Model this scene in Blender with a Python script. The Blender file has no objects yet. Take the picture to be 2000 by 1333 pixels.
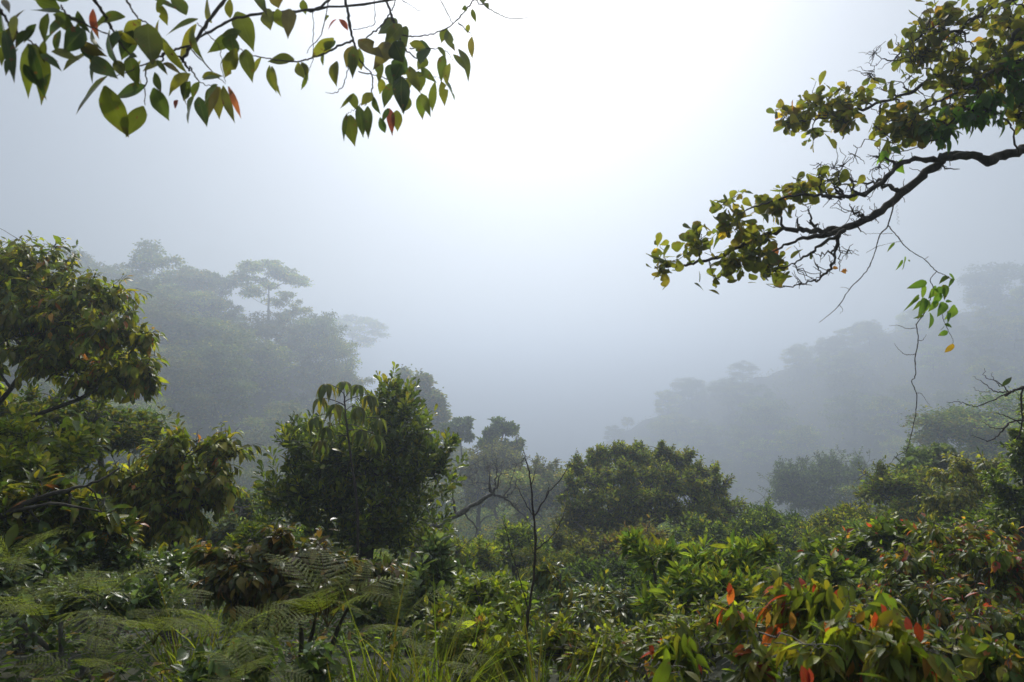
import bpy, math
import numpy as np

# ------------------------------------------------------------------ camera, world, sun, exposure
F = 1333.0                                   # focal length in photograph pixels (24 mm on 36 mm)
PITCH = math.radians(3.58)
scene = bpy.context.scene
cam_data = bpy.data.cameras.new('camera')
cam_data.lens = 24.0
cam_data.sensor_width = 36.0
cam_data.clip_start = 0.05
cam_data.dof.use_dof = True
cam_data.dof.focus_distance = 14.0
cam_data.dof.aperture_fstop = 4.5
cam_data.clip_end = 4000
cam = bpy.data.objects.new('camera', cam_data)
scene.collection.objects.link(cam)
cam.location = (0, 0, 0)
cam.rotation_euler = (math.radians(90) + PITCH, 0, 0)
scene.camera = cam

SUN_EL = math.radians(41)
SUN_AZ = math.radians(1.5)                   # a little to the right of the view axis
world = bpy.data.worlds.new('World')
scene.world = world
world.use_nodes = True
wn = world.node_tree.nodes
bg = wn['Background']
sky = wn.new('ShaderNodeTexSky')
sky.sky_type = 'NISHITA'
sky.sun_disc = False
sky.sun_elevation = SUN_EL
sky.sun_rotation = SUN_AZ
sky.air_density = 1.3
sky.dust_density = 3.0
sky.ozone_density = 2.0
# a thick overcast above the fog: brighter overhead than at the horizon, added to the blue of the sky
wl = world.node_tree.links
wtc = wn.new('ShaderNodeTexCoord')
wsep = wn.new('ShaderNodeSeparateXYZ')
wl.new(wtc.outputs['Generated'], wsep.inputs[0])
ramp = wn.new('ShaderNodeValToRGB')
OVERCAST = [(0.0, (.30, .32, .35)), (0.08, (.40, .43, .46)), (0.45, (.60, .64, .68)), (1.0, (1.05, 1.07, 1.08))]
ramp.color_ramp.elements[0].position = 0.0; ramp.color_ramp.elements[0].color = (*OVERCAST[0][1], 1)
ramp.color_ramp.elements[1].position = 1.0; ramp.color_ramp.elements[1].color = (*OVERCAST[3][1], 1)
for pos, c in OVERCAST[1:3]:
    ramp.color_ramp.elements.new(pos).color = (*c, 1)
wl.new(wsep.outputs['Z'], ramp.inputs[0])
bg.inputs[1].default_value = 0.05
wl.new(sky.outputs[0], bg.inputs[0])
bg2 = wn.new('ShaderNodeBackground')
bg2.inputs[1].default_value = 0.62
wl.new(ramp.outputs[0], bg2.inputs[0])
wadd = wn.new('ShaderNodeAddShader')
wl.new(bg.outputs[0], wadd.inputs[0]); wl.new(bg2.outputs[0], wadd.inputs[1])
wl.new(wadd.outputs[0], wn['World Output'].inputs['Surface'])

sun_data = bpy.data.lights.new('sun', 'SUN')
sun_data.energy = 5.0
sun_data.angle = math.radians(4.0)
sun_data.color = (1.0, 0.96, 0.90)
sun = bpy.data.objects.new('sun', sun_data)
scene.collection.objects.link(sun)
sun.rotation_euler = (-(math.pi / 2 - SUN_EL), 0, -SUN_AZ)

scene.view_settings.view_transform = 'Standard'
scene.view_settings.look = 'None'
scene.view_settings.gamma = 1.0
scene.view_settings.exposure = -0.62
scene.view_settings.use_curve_mapping = False
cy = scene.cycles
cy.max_bounces = 5
cy.diffuse_bounces = 2
cy.glossy_bounces = 2
cy.transmission_bounces = 3
cy.volume_bounces = 1
cy.transparent_max_bounces = 8
cy.sample_clamp_indirect = 4.0
cy.caustics_reflective = False
cy.caustics_refractive = False
cy.use_denoising = True
try:
    cy.denoiser = 'OPENIMAGEDENOISE'
except Exception:
    pass

HAZE_DENSITY = 0.0046
HAZE_TOP = 62.0

rng = np.random.default_rng(11)
COL = scene.collection
UP = np.array([0, 0, 1.0])


def P(px, py, Y):
    """point in the place seen at photograph pixel (px, py) at distance Y in front of the camera"""
    a = (px - 1000.0) / F
    b = (666.5 - py) / F
    c, s = math.cos(PITCH), math.sin(PITCH)
    dy = c - b * s
    dz = s + b * c
    return np.array([a / dy * Y, Y, dz / dy * Y])


def nrm(v):
    return v / np.maximum(np.linalg.norm(v, axis=-1, keepdims=True), 1e-9)


# ------------------------------------------------------------------ object helpers
def tag(o, label=None, cat=None, group=None, kind=None):
    if label: o['label'] = label
    if cat: o['category'] = cat
    if group: o['group'] = group
    if kind: o['kind'] = kind
    return o


def empty(name, loc, label, cat, group=None):
    o = bpy.data.objects.new(name, None)
    o.location = tuple(float(v) for v in loc)
    COL.objects.link(o)
    return tag(o, label, cat, group)


def make_mesh(name, V, Fc, mat, parent=None, col=None, lco=None, smooth=True, origin=None):
    """V (n,3), Fc (m,k); parent's location is subtracted so that V may be given in world space"""
    V = np.asarray(V, dtype=np.float32)
    if origin is not None:
        V = V - np.asarray(origin, dtype=np.float32)
    me = bpy.data.meshes.new(name)
    n, (m, k) = len(V), Fc.shape
    me.vertices.add(n)
    me.vertices.foreach_set('co', V.ravel())
    me.loops.add(m * k)
    me.loops.foreach_set('vertex_index', Fc.astype(np.int32).ravel())
    me.polygons.add(m)
    me.polygons.foreach_set('loop_start', np.arange(0, m * k, k, dtype=np.int32))
    me.update(calc_edges=True)
    me.polygons.foreach_set('use_smooth', np.full(m, smooth, dtype=bool))
    if col is not None:
        a = me.attributes.new('Col', 'FLOAT_COLOR', 'POINT')
        c4 = np.ones((n, 4), dtype=np.float32)
        c4[:, :3] = col
        a.data.foreach_set('color', c4.ravel())
    if lco is not None:
        a = me.attributes.new('leafco', 'FLOAT_VECTOR', 'POINT')
        a.data.foreach_set('vector', np.asarray(lco, dtype=np.float32).ravel())
    me.materials.append(mat)
    o = bpy.data.objects.new(name, me)
    COL.objects.link(o)
    if parent is not None:
        o.parent = parent
    return o


# ------------------------------------------------------------------ materials
def leaf_material(name, rough=0.42, trans=0.35, spec=0.5, detail=True, vary=0.0, back=1.25, vscale=9.0, coat=0.0):
    m = bpy.data.materials.new(name)
    m.use_nodes = True
    nt = m.node_tree
    N, L = nt.nodes, nt.links
    N.clear()
    out = N.new('ShaderNodeOutputMaterial')
    at = N.new('ShaderNodeAttribute'); at.attribute_name = 'Col'
    c = at.outputs['Color']
    tc = N.new('ShaderNodeTexCoord')
    nz = N.new('ShaderNodeTexNoise'); nz.inputs['Scale'].default_value = vscale
    L.new(tc.outputs['Object'], nz.inputs['Vector'])
    mr = N.new('ShaderNodeMapRange')
    mr.inputs['From Min'].default_value = 0.3; mr.inputs['From Max'].default_value = 0.7
    mr.inputs['To Min'].default_value = 0.72; mr.inputs['To Max'].default_value = 1.3
    L.new(nz.outputs['Fac'], mr.inputs['Value'])
    mul = N.new('ShaderNodeVectorMath'); mul.operation = 'SCALE'
    L.new(c, mul.inputs[0]); L.new(mr.outputs[0], mul.inputs['Scale'])
    c = mul.outputs[0]
    bump = None
    if detail:
        la = N.new('ShaderNodeAttribute'); la.attribute_name = 'leafco'
        sp = N.new('ShaderNodeSeparateXYZ'); L.new(la.outputs['Vector'], sp.inputs[0])
        ab = N.new('ShaderNodeMath'); ab.operation = 'ABSOLUTE'; L.new(sp.outputs['X'], ab.inputs[0])
        # side veins: stripes slanting forward from the midrib
        a1 = N.new('ShaderNodeMath'); a1.operation = 'MULTIPLY_ADD'
        L.new(ab.outputs[0], a1.inputs[0]); a1.inputs[1].default_value = -0.75; L.new(sp.outputs['Y'], a1.inputs[2])
        a2 = N.new('ShaderNodeMath'); a2.operation = 'MULTIPLY'; L.new(a1.outputs[0], a2.inputs[0]); a2.inputs[1].default_value = 62.0
        a3 = N.new('ShaderNodeMath'); a3.operation = 'SINE'; L.new(a2.outputs[0], a3.inputs[0])
        v1 = N.new('ShaderNodeMapRange'); v1.inputs['From Min'].default_value = 0.8; v1.inputs['From Max'].default_value = 1.0
        v1.inputs['To Max'].default_value = 0.5
        L.new(a3.outputs[0], v1.inputs['Value'])
        v2 = N.new('ShaderNodeMapRange'); v2.inputs['From Min'].default_value = 0.035; v2.inputs['From Max'].default_value = 0.015
        L.new(ab.outputs[0], v2.inputs['Value'])
        mx = N.new('ShaderNodeMath'); mx.operation = 'MAXIMUM'; L.new(v1.outputs[0], mx.inputs[0]); L.new(v2.outputs[0], mx.inputs[1])
        vm = N.new('ShaderNodeMix'); vm.data_type = 'RGBA'; vm.blend_type = 'MIX'
        f = N.new('ShaderNodeMath'); f.operation = 'MULTIPLY'; L.new(mx.outputs[0], f.inputs[0]); f.inputs[1].default_value = 0.28
        L.new(f.outputs[0], vm.inputs[0]); L.new(c, vm.inputs[6]); vm.inputs[7].default_value = (0.17, 0.19, 0.07, 1)
        c = vm.outputs[2]
        # brown blotches and mould specks
        n2 = N.new('ShaderNodeTexNoise'); n2.inputs['Scale'].default_value = 55.0; n2.inputs['Detail'].default_value = 3
        L.new(tc.outputs['Object'], n2.inputs['Vector'])
        b1 = N.new('ShaderNodeMapRange'); b1.inputs['From Min'].default_value = 0.64; b1.inputs['From Max'].default_value = 0.70
        L.new(n2.outputs['Fac'], b1.inputs['Value'])
        bm = N.new('ShaderNodeMix'); bm.data_type = 'RGBA'
        L.new(b1.outputs[0], bm.inputs[0]); L.new(c, bm.inputs[6]); bm.inputs[7].default_value = (0.16, 0.07, 0.03, 1)
        c = bm.outputs[2]
        # tips and margins brown irregularly, more on some leaves than on others
        t1 = N.new('ShaderNodeMath'); t1.operation = 'MULTIPLY_ADD'; L.new(n2.outputs['Fac'], t1.inputs[0]); t1.inputs[1].default_value = 0.9
        L.new(sp.outputs['Y'], t1.inputs[2])
        t2 = N.new('ShaderNodeMath'); t2.operation = 'MULTIPLY_ADD'; L.new(sp.outputs['Z'], t2.inputs[0]); t2.inputs[1].default_value = 0.35
        L.new(t1.outputs[0], t2.inputs[2])
        t3 = N.new('ShaderNodeMapRange'); L.new(t2.outputs[0], t3.inputs['Value'])
        t3.inputs['From Min'].default_value = 1.48; t3.inputs['From Max'].default_value = 1.66; t3.inputs['To Max'].default_value = 0.55
        tm2 = N.new('ShaderNodeMix'); tm2.data_type = 'RGBA'
        L.new(t3.outputs[0], tm2.inputs[0]); L.new(c, tm2.inputs[6]); tm2.inputs[7].default_value = (0.13, 0.075, 0.03, 1)
        c = tm2.outputs[2]
        bp = N.new('ShaderNodeBump'); bp.inputs['Strength'].default_value = 0.25; bp.inputs['Distance'].default_value = 0.002
        L.new(mx.outputs[0], bp.inputs['Height'])
        bump = bp.outputs[0]
    if vary > 0:
        oi = N.new('ShaderNodeObjectInfo')
        hs = N.new('ShaderNodeHueSaturation')
        h = N.new('ShaderNodeMapRange'); L.new(oi.outputs['Random'], h.inputs['Value'])
        h.inputs['To Min'].default_value = 0.5 - 0.035 * vary; h.inputs['To Max'].default_value = 0.5 + 0.03 * vary
        L.new(h.outputs[0], hs.inputs['Hue'])
        wv = N.new('ShaderNodeMath'); wv.operation = 'MULTIPLY'; L.new(oi.outputs['Random'], wv.inputs[0]); wv.inputs[1].default_value = 7.31
        fr = N.new('ShaderNodeMath'); fr.operation = 'FRACT'; L.new(wv.outputs[0], fr.inputs[0])
        vv = N.new('ShaderNodeMapRange'); L.new(fr.outputs[0], vv.inputs['Value'])
        vv.inputs['To Min'].default_value = 1 - 0.45 * vary; vv.inputs['To Max'].default_value = 1 + 0.6 * vary
        L.new(vv.outputs[0], hs.inputs['Value'])
        L.new(c, hs.inputs['Color'])
        c = hs.outputs[0]
    # paler underside
    geo = N.new('ShaderNodeNewGeometry')
    bk = N.new('ShaderNodeMix'); bk.data_type = 'RGBA'; bk.blend_type = 'MULTIPLY'
    L.new(geo.outputs['Backfacing'], bk.inputs[0]); L.new(c, bk.inputs[6]); bk.inputs[7].default_value = (back, back * 0.98, back, 1)
    c = bk.outputs[2]
    pr = N.new('ShaderNodeBsdfPrincipled')
    L.new(c, pr.inputs['Base Color'])
    rr = N.new('ShaderNodeMath'); rr.operation = 'MULTIPLY_ADD'
    L.new(nz.outputs['Fac'], rr.inputs[0]); rr.inputs[1].default_value = 0.25; rr.inputs[2].default_value = rough - 0.12
    L.new(rr.outputs[0], pr.inputs['Roughness'])
    pr.inputs['Specular IOR Level'].default_value = spec
    if bump is not None: L.new(bump, pr.inputs['Normal'])
    tr = N.new('ShaderNodeBsdfTranslucent')
    tm = N.new('ShaderNodeVectorMath'); tm.operation = 'MULTIPLY'
    L.new(c, tm.inputs[0]); tm.inputs[1].default_value = (2.1, 2.2, 0.9)
    L.new(tm.outputs[0], tr.inputs['Color'])
    ms = N.new('ShaderNodeMixShader'); ms.inputs[0].default_value = trans
    L.new(pr.outputs[0], ms.inputs[1]); L.new(tr.outputs[0], ms.inputs[2])
    L.new(ms.outputs[0], out.inputs['Surface'])
    return m


def noise_material(name, c1, c2, scale=8.0, rough=0.85, bump=0.4, detail=6, stretch=(1, 1, 1), c3=None):
    m = bpy.data.materials.new(name)
    m.use_nodes = True
    nt = m.node_tree; N, L = nt.nodes, nt.links
    pr = N['Principled BSDF']
    tc = N.new('ShaderNodeTexCoord'); mp = N.new('ShaderNodeMapping'); mp.inputs['Scale'].default_value = stretch
    L.new(tc.outputs['Object'], mp.inputs['Vector'])
    nz = N.new('ShaderNodeTexNoise'); nz.inputs['Scale'].default_value = scale; nz.inputs['Detail'].default_value = detail
    nz.inputs['Roughness'].default_value = 0.65
    L.new(mp.outputs[0], nz.inputs['Vector'])
    cr = N.new('ShaderNodeValToRGB')
    cr.color_ramp.elements[0].position = 0.35; cr.color_ramp.elements[0].color = (*c1, 1)
    cr.color_ramp.elements[1].position = 0.62; cr.color_ramp.elements[1].color = (*c2, 1)
    if c3:
        e = cr.color_ramp.elements.new(0.72); e.color = (*c3, 1)
    L.new(nz.outputs['Fac'], cr.inputs[0]); L.new(cr.outputs[0], pr.inputs['Base Color'])
    pr.inputs['Roughness'].default_value = rough
    bp = N.new('ShaderNodeBump'); bp.inputs['Strength'].default_value = bump; bp.inputs['Distance'].default_value = 0.01
    L.new(nz.outputs['Fac'], bp.inputs['Height']); L.new(bp.outputs[0], pr.inputs['Normal'])
    return m


M_NEAR = leaf_material('waxy_leaf', rough=0.38, trans=0.38, spec=0.35)
M_GLOSS = leaf_material('glossy_leaf', rough=0.27, trans=0.30, spec=0.42)
M_BOUGH = leaf_material('thin_leaf', rough=0.45, trans=0.58, vscale=14)
M_BROAD = leaf_material('broad_leaf', rough=0.42, trans=0.36, vscale=14, back=1.1)  # less translucent leaf for the top-left tree
M_MID = leaf_material('foliage', rough=0.5, trans=0.34, spec=0.18, detail=False, vscale=1.2)
M_FAR = leaf_material('forest_foliage', rough=0.6, trans=0.36, spec=0.15, detail=False, vary=0.8, vscale=0.35)
M_FERN = leaf_material('fern_green', rough=0.5, trans=0.38, spec=0.2, detail=False, vscale=4)
M_BARK = noise_material('bark', (0.028, 0.024, 0.02), (0.10, 0.088, 0.072), 14, 0.9, 0.8, stretch=(1, 1, 0.4), c3=(0.20, 0.19, 0.16))
M_GREYBARK = noise_material('grey_bark', (0.09, 0.083, 0.075), (0.24, 0.225, 0.20), 18, 0.85, 0.6, c3=(0.34, 0.33, 0.30))
M_TWIG = noise_material('twig_bark', (0.035, 0.028, 0.024), (0.09, 0.07, 0.058), 30, 0.8, 0.5)
M_GREENSTEM = noise_material('stem_green', (0.05, 0.06, 0.02), (0.10, 0.085, 0.04), 20, 0.6, 0.3)
M_SOIL = noise_material('forest_floor', (0.018, 0.022, 0.010), (0.045, 0.048, 0.022), 0.9, 0.95, 0.8, detail=10, c3=(0.06, 0.05, 0.03))
M_LITTER = noise_material('dead_leaf', (0.07, 0.045, 0.028), (0.18, 0.13, 0.09), 12, 0.8, 0.4)

# ------------------------------------------------------------------ terrain
_xl = np.array([-400, -170, -89, -60, -46, -40, -26, -12, 0, 12, 25, 60])
_zl = np.array([60, 25, 15, 8, 1, -8, -14, -21, -21, -26, -42, -90])
_yl = np.array([170, 170, 170, 170, 168, 160, 135, 110, 90, 78, 72, 70])
_xr = np.array([-20, 5, 20, 36, 53, 83, 107, 149, 300, 500]) * 1.75
_zr = np.array([-85, -50, -30, -17, -6, 7, 18, 29, 60, 80]) * 1.62


def ground(x, y):
    x = np.asarray(x, float); y = np.asarray(y, float)
    near = np.where(y < 5, -1.45 - 0.11 * y, -2.0 - 0.34 * (y - 5))
    near = np.where(y < 0, -1.45 - 0.05 * y + 0.75 * np.maximum(0, -y - 2.5), near)       # unseen mountainside, steepened behind the camera to shut out sky light
    near = np.where(y > 45, -15.6 - 0.42 * (y - 45), near)
    near = near + 0.05 * np.maximum(0, np.abs(x) - 6) * np.exp(-np.abs(y) / 40)
    near = near + np.minimum(0.5 * np.maximum(0, x - 0.3 * y - 5) * (y > 8) * np.clip((y - 8) / 12, 0, 1), 35)
    yc = np.interp(x, _xl, _yl)
    left = np.interp(x, _xl, _zl) - np.where(y < yc, 0.17 * (yc - y), 0.55 * (y - yc))
    yr = np.interp(x, [60, 150, 300], [400, 335, 230])
    right = np.interp(x, _xr, _zr) - np.where(y < yr, 0.145 * (yr - y), 0.5 * (y - yr))
    h = near
    for o in (left, right):
        d = np.clip((o - h) / 6.0, -1, 1)          # smooth maximum
        h = np.maximum(h, o) + 1.5 * (1 - np.abs(d)) ** 2 * (y > 20)
    h = np.maximum(h, -150 + 0.0 * x)
    h = h + 0.07 * np.sin(x * 1.9 + y * 0.7) * np.cos(y * 1.3) * (y < 40)
    return h


def build_terrain():
    t = np.linspace(-1, 1, 181)
    xs = np.sinh(t * 5.2) / math.sinh(5.2) * 800
    s = np.linspace(0, 1, 190)
    ys = -45 + 45 * np.minimum(s / 0.12, 1) + 1400 * (np.maximum(s - 0.12, 0) / 0.88) ** 2.3
    X, Y = np.meshgrid(xs, ys)
    Z = ground(X, Y)
    V = np.stack([X, Y, Z], -1).reshape(-1, 3)
    nx = len(xs); ny = len(ys)
    i = np.arange((ny - 1) * nx).reshape(ny - 1, nx)[:, :-1].ravel()
    Fc = np.stack([i, i + 1, i + nx + 1, i + nx], -1)
    o = make_mesh('ground', V, Fc, M_SOIL)
    tag(o, 'dark forest floor falling away into the misty valley', 'ground', kind='structure')


build_terrain()

# ------------------------------------------------------------------ leaves
def template(kind):
    """returns verts (x, y, |x| fold weight) and quads of a leaf of unit length"""
    prof = {
        'lance': ([0, .06, .2, .38, .56, .74, .89, 1], [.03, .16, .40, .50, .47, .30, .10, .0]),
        'obovate': ([0, .08, .25, .45, .65, .82, .95, 1], [.05, .09, .24, .40, .50, .45, .24, .03]),
        'heart': ([0, .05, .2, .38, .56, .74, .89, 1], [.10, .36, .50, .49, .40, .25, .10, .0]),
        'blade': ([0, .15, .35, .55, .75, .9, 1], [.35, .5, .5, .42, .3, .14, .0]),
    }
    if kind in prof:
        t, w = prof[kind]
        tt = np.linspace(0, 1, 11) ** .92 if kind != 'blade' else np.array(t)
        ts = np.linspace(0, 1, 200)
        ws = np.convolve(np.pad(np.interp(ts, t, w), 8, mode='edge'), np.ones(17) / 17, 'valid') * np.minimum(1, (1 - ts) * 14 + .02)
        t, w = tt, np.interp(tt, ts, ws)
        V = []
        for a, b in zip(t, w):
            V += [(-b, a), (0, a), (b, a)]
        Q = []
        for i in range(len(t) - 1):
            k = i * 3
            Q += [(k, k + 1, k + 4, k + 3), (k + 1, k + 2, k + 5, k + 4)]
        return np.array(V, float), np.array(Q)
    if kind == 'mid':        # folded six-point leaf, four triangles written as two quads
        V = [(0, 0), (.42, .3), (.34, .72), (0, 1), (-.34, .72), (-.42, .3)]
        return np.array(V, float), np.array([(0, 1, 2, 3), (0, 3, 4, 5)])
    if kind == 'tri':
        V = [(0, 0), (.5, .45), (0, 1), (-.5, .45)]
        return np.array(V, float), np.array([(0, 1, 2), (0, 2, 3)])


class Leaves:
    def __init__(self, kind, fold=0.25, rough_edge=0.0, bites=0.0):
        self.kind, self.fold, self.edge, self.bites = kind, fold, rough_edge, bites
        self.items = []

    def add(self, p, d, n, L, W, curl, col):
        k = len(p)
        f = lambda a: np.broadcast_to(np.asarray(a, float), (k,)).copy()
        self.items.append((p, nrm(d), n, f(L), f(W), f(curl), np.broadcast_to(col, (k, 3)).copy()))

    def arrays(self):
        p, d, n, L, W, cu, col = [np.concatenate(a) for a in zip(*self.items)]
        T, Q = template(self.kind)
        k, nv = len(p), len(T)
        s = nrm(np.cross(d, n)); n = np.cross(s, d)
        x = np.broadcast_to(T[:, 0], (k, nv)).copy()
        y = np.broadcast_to(T[:, 1], (k, nv)).copy()
        if self.edge > 0:
            x *= 1 + self.edge * rng.normal(size=(k, nv))
        if self.bites > 0:
            hit = (rng.random((k, nv)) < self.bites) & (y > .15) & (y < .95)
            x = np.where(hit, x * rng.uniform(.15, .6, (k, nv)), x)
        side = 0.10 * rng.normal(size=(k, 1))                       # sideways sweep
        xx = x * W[:, None] + side * y ** 2
        tw = rng.normal(size=(k, 1)) * 0.35                         # twist along the leaf
        zz = self.fold * np.abs(x) * W[:, None] * 1.6 - cu[:, None] * y ** 2 + tw * x * W[:, None] * y
        yy = y * (1 - 0.25 * np.abs(cu[:, None]) * y)
        V = p[:, None, :] + L[:, None, None] * (xx[..., None] * s[:, None] + yy[..., None] * d[:, None] + zz[..., None] * n[:, None])
        Fc = (np.arange(k)[:, None, None] * nv + Q[None]).reshape(-1, Q.shape[1])
        C = np.repeat(col, nv, axis=0)
        lco = np.zeros((k * nv, 3)); lco[:, 0] = x.ravel(); lco[:, 1] = y.ravel(); lco[:, 2] = np.repeat(rng.random(k), nv)
        return V.reshape(-1, 3), Fc, C, lco

    def build(self, name, mat, parent, origin):
        V, Fc, C, lco = self.arrays()
        near = self.kind not in ('mid', 'tri')
        return make_mesh(name, V, Fc, mat, parent, C, lco if near else None, near, origin)


# palettes: (linear colour, weight)
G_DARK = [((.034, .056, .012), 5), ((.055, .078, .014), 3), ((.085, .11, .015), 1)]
G_OLIVE = [((.088, .088, .012), 4), ((.062, .076, .012), 4), ((.13, .11, .013), 2)]
G_BRIGHT = [((.092, .125, .012), 4), ((.14, .16, .015), 3), ((.058, .085, .012), 3)]
G_YELLOW = [((.19, .17, .014), 4), ((.13, .14, .014), 4), ((.075, .10, .013), 3)]
G_BRONZE = [((.060, .040, .013), 2), ((.085, .060, .014), 2), ((.045, .056, .018), 9), ((.10, .085, .016), 2)]
G_GLAUC = [((.07, .10, .055), 4), ((.05, .08, .035), 4), ((.10, .13, .06), 2)]
ORANGE = [((.24, .085, .025), 2), ((.20, .11, .02), 3), ((.15, .13, .016), 4), ((.20, .065, .035), 1)]
RED = [((.26, .032, .016), 3), ((.30, .07, .022), 2), ((.17, .022, .018), 3), ((.26, .12, .03), 3)]


PALETTE_GAIN = 1.85


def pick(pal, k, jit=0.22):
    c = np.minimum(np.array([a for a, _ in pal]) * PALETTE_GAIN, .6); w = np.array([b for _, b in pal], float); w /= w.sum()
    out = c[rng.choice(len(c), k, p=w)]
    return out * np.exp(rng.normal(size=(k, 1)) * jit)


# ------------------------------------------------------------------ wood
class Wood:
    def __init__(self):
        self.V, self.Fc, self.n = [], [], 0

    def batch(self, pts, rad, sides=5):
        pts = np.asarray(pts, float); rad = np.asarray(rad, float)
        if pts.ndim == 2: pts = pts[None]; rad = rad[None]
        N, M, _ = pts.shape
        if N == 0: return
        T = nrm(np.gradient(pts, axis=1))
        ref = np.where(np.abs(nrm(pts[:, -1] - pts[:, 0])[:, 2:3]) > .7, np.array([[1.0, 0.1, 0]]), np.array([[0.1, 0, 1.0]]))
        A = nrm(np.cross(T, ref[:, None, :])); B = np.cross(T, A)
        th = np.arange(sides) / sides * 2 * math.pi
        ring = pts[:, :, None] + rad[:, :, None, None] * (np.cos(th)[None, None, :, None] * A[:, :, None] + np.sin(th)[None, None, :, None] * B[:, :, None])
        self.V.append(ring.reshape(-1, 3))
        i = np.arange(N)[:, None, None] * M * sides + np.arange(M - 1)[None, :, None] * sides
        j = np.arange(sides)[None, None, :]; j2 = (j + 1) % sides
        q = np.stack(np.broadcast_arrays(i + j, i + j2, i + sides + j2, i + sides + j), -1).reshape(-1, 4)
        self.Fc.append(q + self.n)
        self.n += N * M * sides

    def build(self, name, mat, parent, origin):
        return make_mesh(name, np.concatenate(self.V), np.concatenate(self.Fc), mat, parent, origin=origin)


def smooth_line(pts, rad, sub=6, wob=0.0):
    """Catmull-Rom through the given points"""
    pts = np.asarray(pts, float); rad = np.asarray(rad, float)
    Q = np.vstack([2 * pts[0] - pts[1], pts, 2 * pts[-1] - pts[-2]])
    out, ro = [], []
    for i in range(len(pts) - 1):
        p0, p1, p2, p3 = Q[i:i + 4]
        for t in np.linspace(0, 1, sub, endpoint=(i == len(pts) - 2)):
            out.append(0.5 * ((2 * p1) + (-p0 + p2) * t + (2 * p0 - 5 * p1 + 4 * p2 - p3) * t * t + (-p0 + 3 * p1 - 3 * p2 + p3) * t ** 3))
            ro.append(rad[i] * (1 - t) + rad[i + 1] * t)
    out = np.array(out); ro = np.array(ro)
    if wob > 0:
        n = rng.normal(size=out.shape) * wob
        n[0] = 0
        out = out + n
        ro = ro * (1 + 0.12 * rng.normal(size=len(ro)).clip(-2, 2))
    return out, ro


def curves(a, b, bend, M=6, wob=0.06):
    """quadratic curves from a (N,3) to b (N,3); bend (N,3) offsets the middle"""
    t = np.linspace(0, 1, M)[None, :, None]
    mid = (a + b) / 2 + bend
    c = (1 - t) ** 2 * a[:, None] + 2 * t * (1 - t) * mid[:, None] + t ** 2 * b[:, None]
    ln = np.linalg.norm(b - a, axis=1)[:, None, None]
    n = rng.normal(size=c.shape) * wob * ln * 0.5
    n[:, 0] = 0; n[:, -1] = 0
    return c + n


def kmeans(X, k, it=7):
    k = max(1, min(k, len(X)))
    C = X[rng.choice(len(X), k, replace=False)].copy()
    for _ in range(it):
        lab = np.argmin(((X[:, None] - C[None]) ** 2).sum(-1), 1)
        for j in range(k):
            if (lab == j).any(): C[j] = X[lab == j].mean(0)
    return C, lab


def connect(wood, sp, sr, ends, levels, rise=0.6, twig_r=0.004, up=0.15, wob=0.07, sides=(6, 4, 3)):
    """grow limbs from skeleton points sp (radius sr) out to the twig ends; returns twig directions"""
    sp = np.asarray(sp); sr = np.asarray(sr)
    cur_p, cur_r = sp, sr
    for li, k in enumerate(levels):
        C, lab = kmeans(ends, k)
        d = np.linalg.norm(C[:, None] - cur_p[None], axis=-1)
        hd = np.linalg.norm(C[:, None, :2] - cur_p[None, :, :2], axis=-1)
        cost = d + rise * np.maximum(0, cur_p[None, :, 2] - (C[:, None, 2] - 0.35 * hd))
        j = cost.argmin(1)
        a, b = cur_p[j], cur_p[j] + (C - cur_p[j]) * 0.92
        ln = np.linalg.norm(b - a, axis=1, keepdims=True)
        c = curves(a, b, UP[None] * ln * up * rng.uniform(.2, 1.3, (len(C), 1)) + rng.normal(size=a.shape) * ln * 0.09, 8, wob)
        r0 = np.minimum(cur_r[j] * 0.72, twig_r * (2.0 + 1.1 * np.sqrt(np.bincount(lab, minlength=len(C)))))
        r1 = np.maximum(twig_r * 1.25, r0 * 0.38)
        R = r0[:, None] * (1 - np.linspace(0, 1, 8))[None] + r1[:, None] * np.linspace(0, 1, 8)[None]
        wood.batch(c, R, sides[min(li, 2)])
        cur_p = np.vstack([sp[::2] if li == 0 else cur_p[::2], c.reshape(-1, 3)])
        cur_r = np.concatenate([sr[::2] if li == 0 else cur_r[::2], R.ravel()])
    # twigs
    step = 400
    dirs = np.zeros_like(ends)
    for s in range(0, len(ends), step):
        e = ends[s:s + step]
        d = np.linalg.norm(e[:, None] - cur_p[None], axis=-1)
        hd = np.linalg.norm(e[:, None, :2] - cur_p[None, :, :2], axis=-1)
        j = (d + rise * 0.5 * np.maximum(0, cur_p[None, :, 2] - (e[:, None, 2] - 0.3 * hd)) + rng.random(d.shape) * 0.02).argmin(1)
        a = cur_p[j]
        ln = np.linalg.norm(e - a, axis=1, keepdims=True)
        c = curves(a, e, UP[None] * ln * up * 0.7 + rng.normal(size=a.shape) * ln * 0.10, 5, wob)
        r0 = np.minimum(cur_r[j], twig_r * 1.3)
        wood.batch(c, r0[:, None] * np.linspace(1, .55, 5)[None], sides[2])
        dirs[s:s + step] = nrm(c[:, -1] - c[:, -2] + 1e-6)
    return dirs


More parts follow.
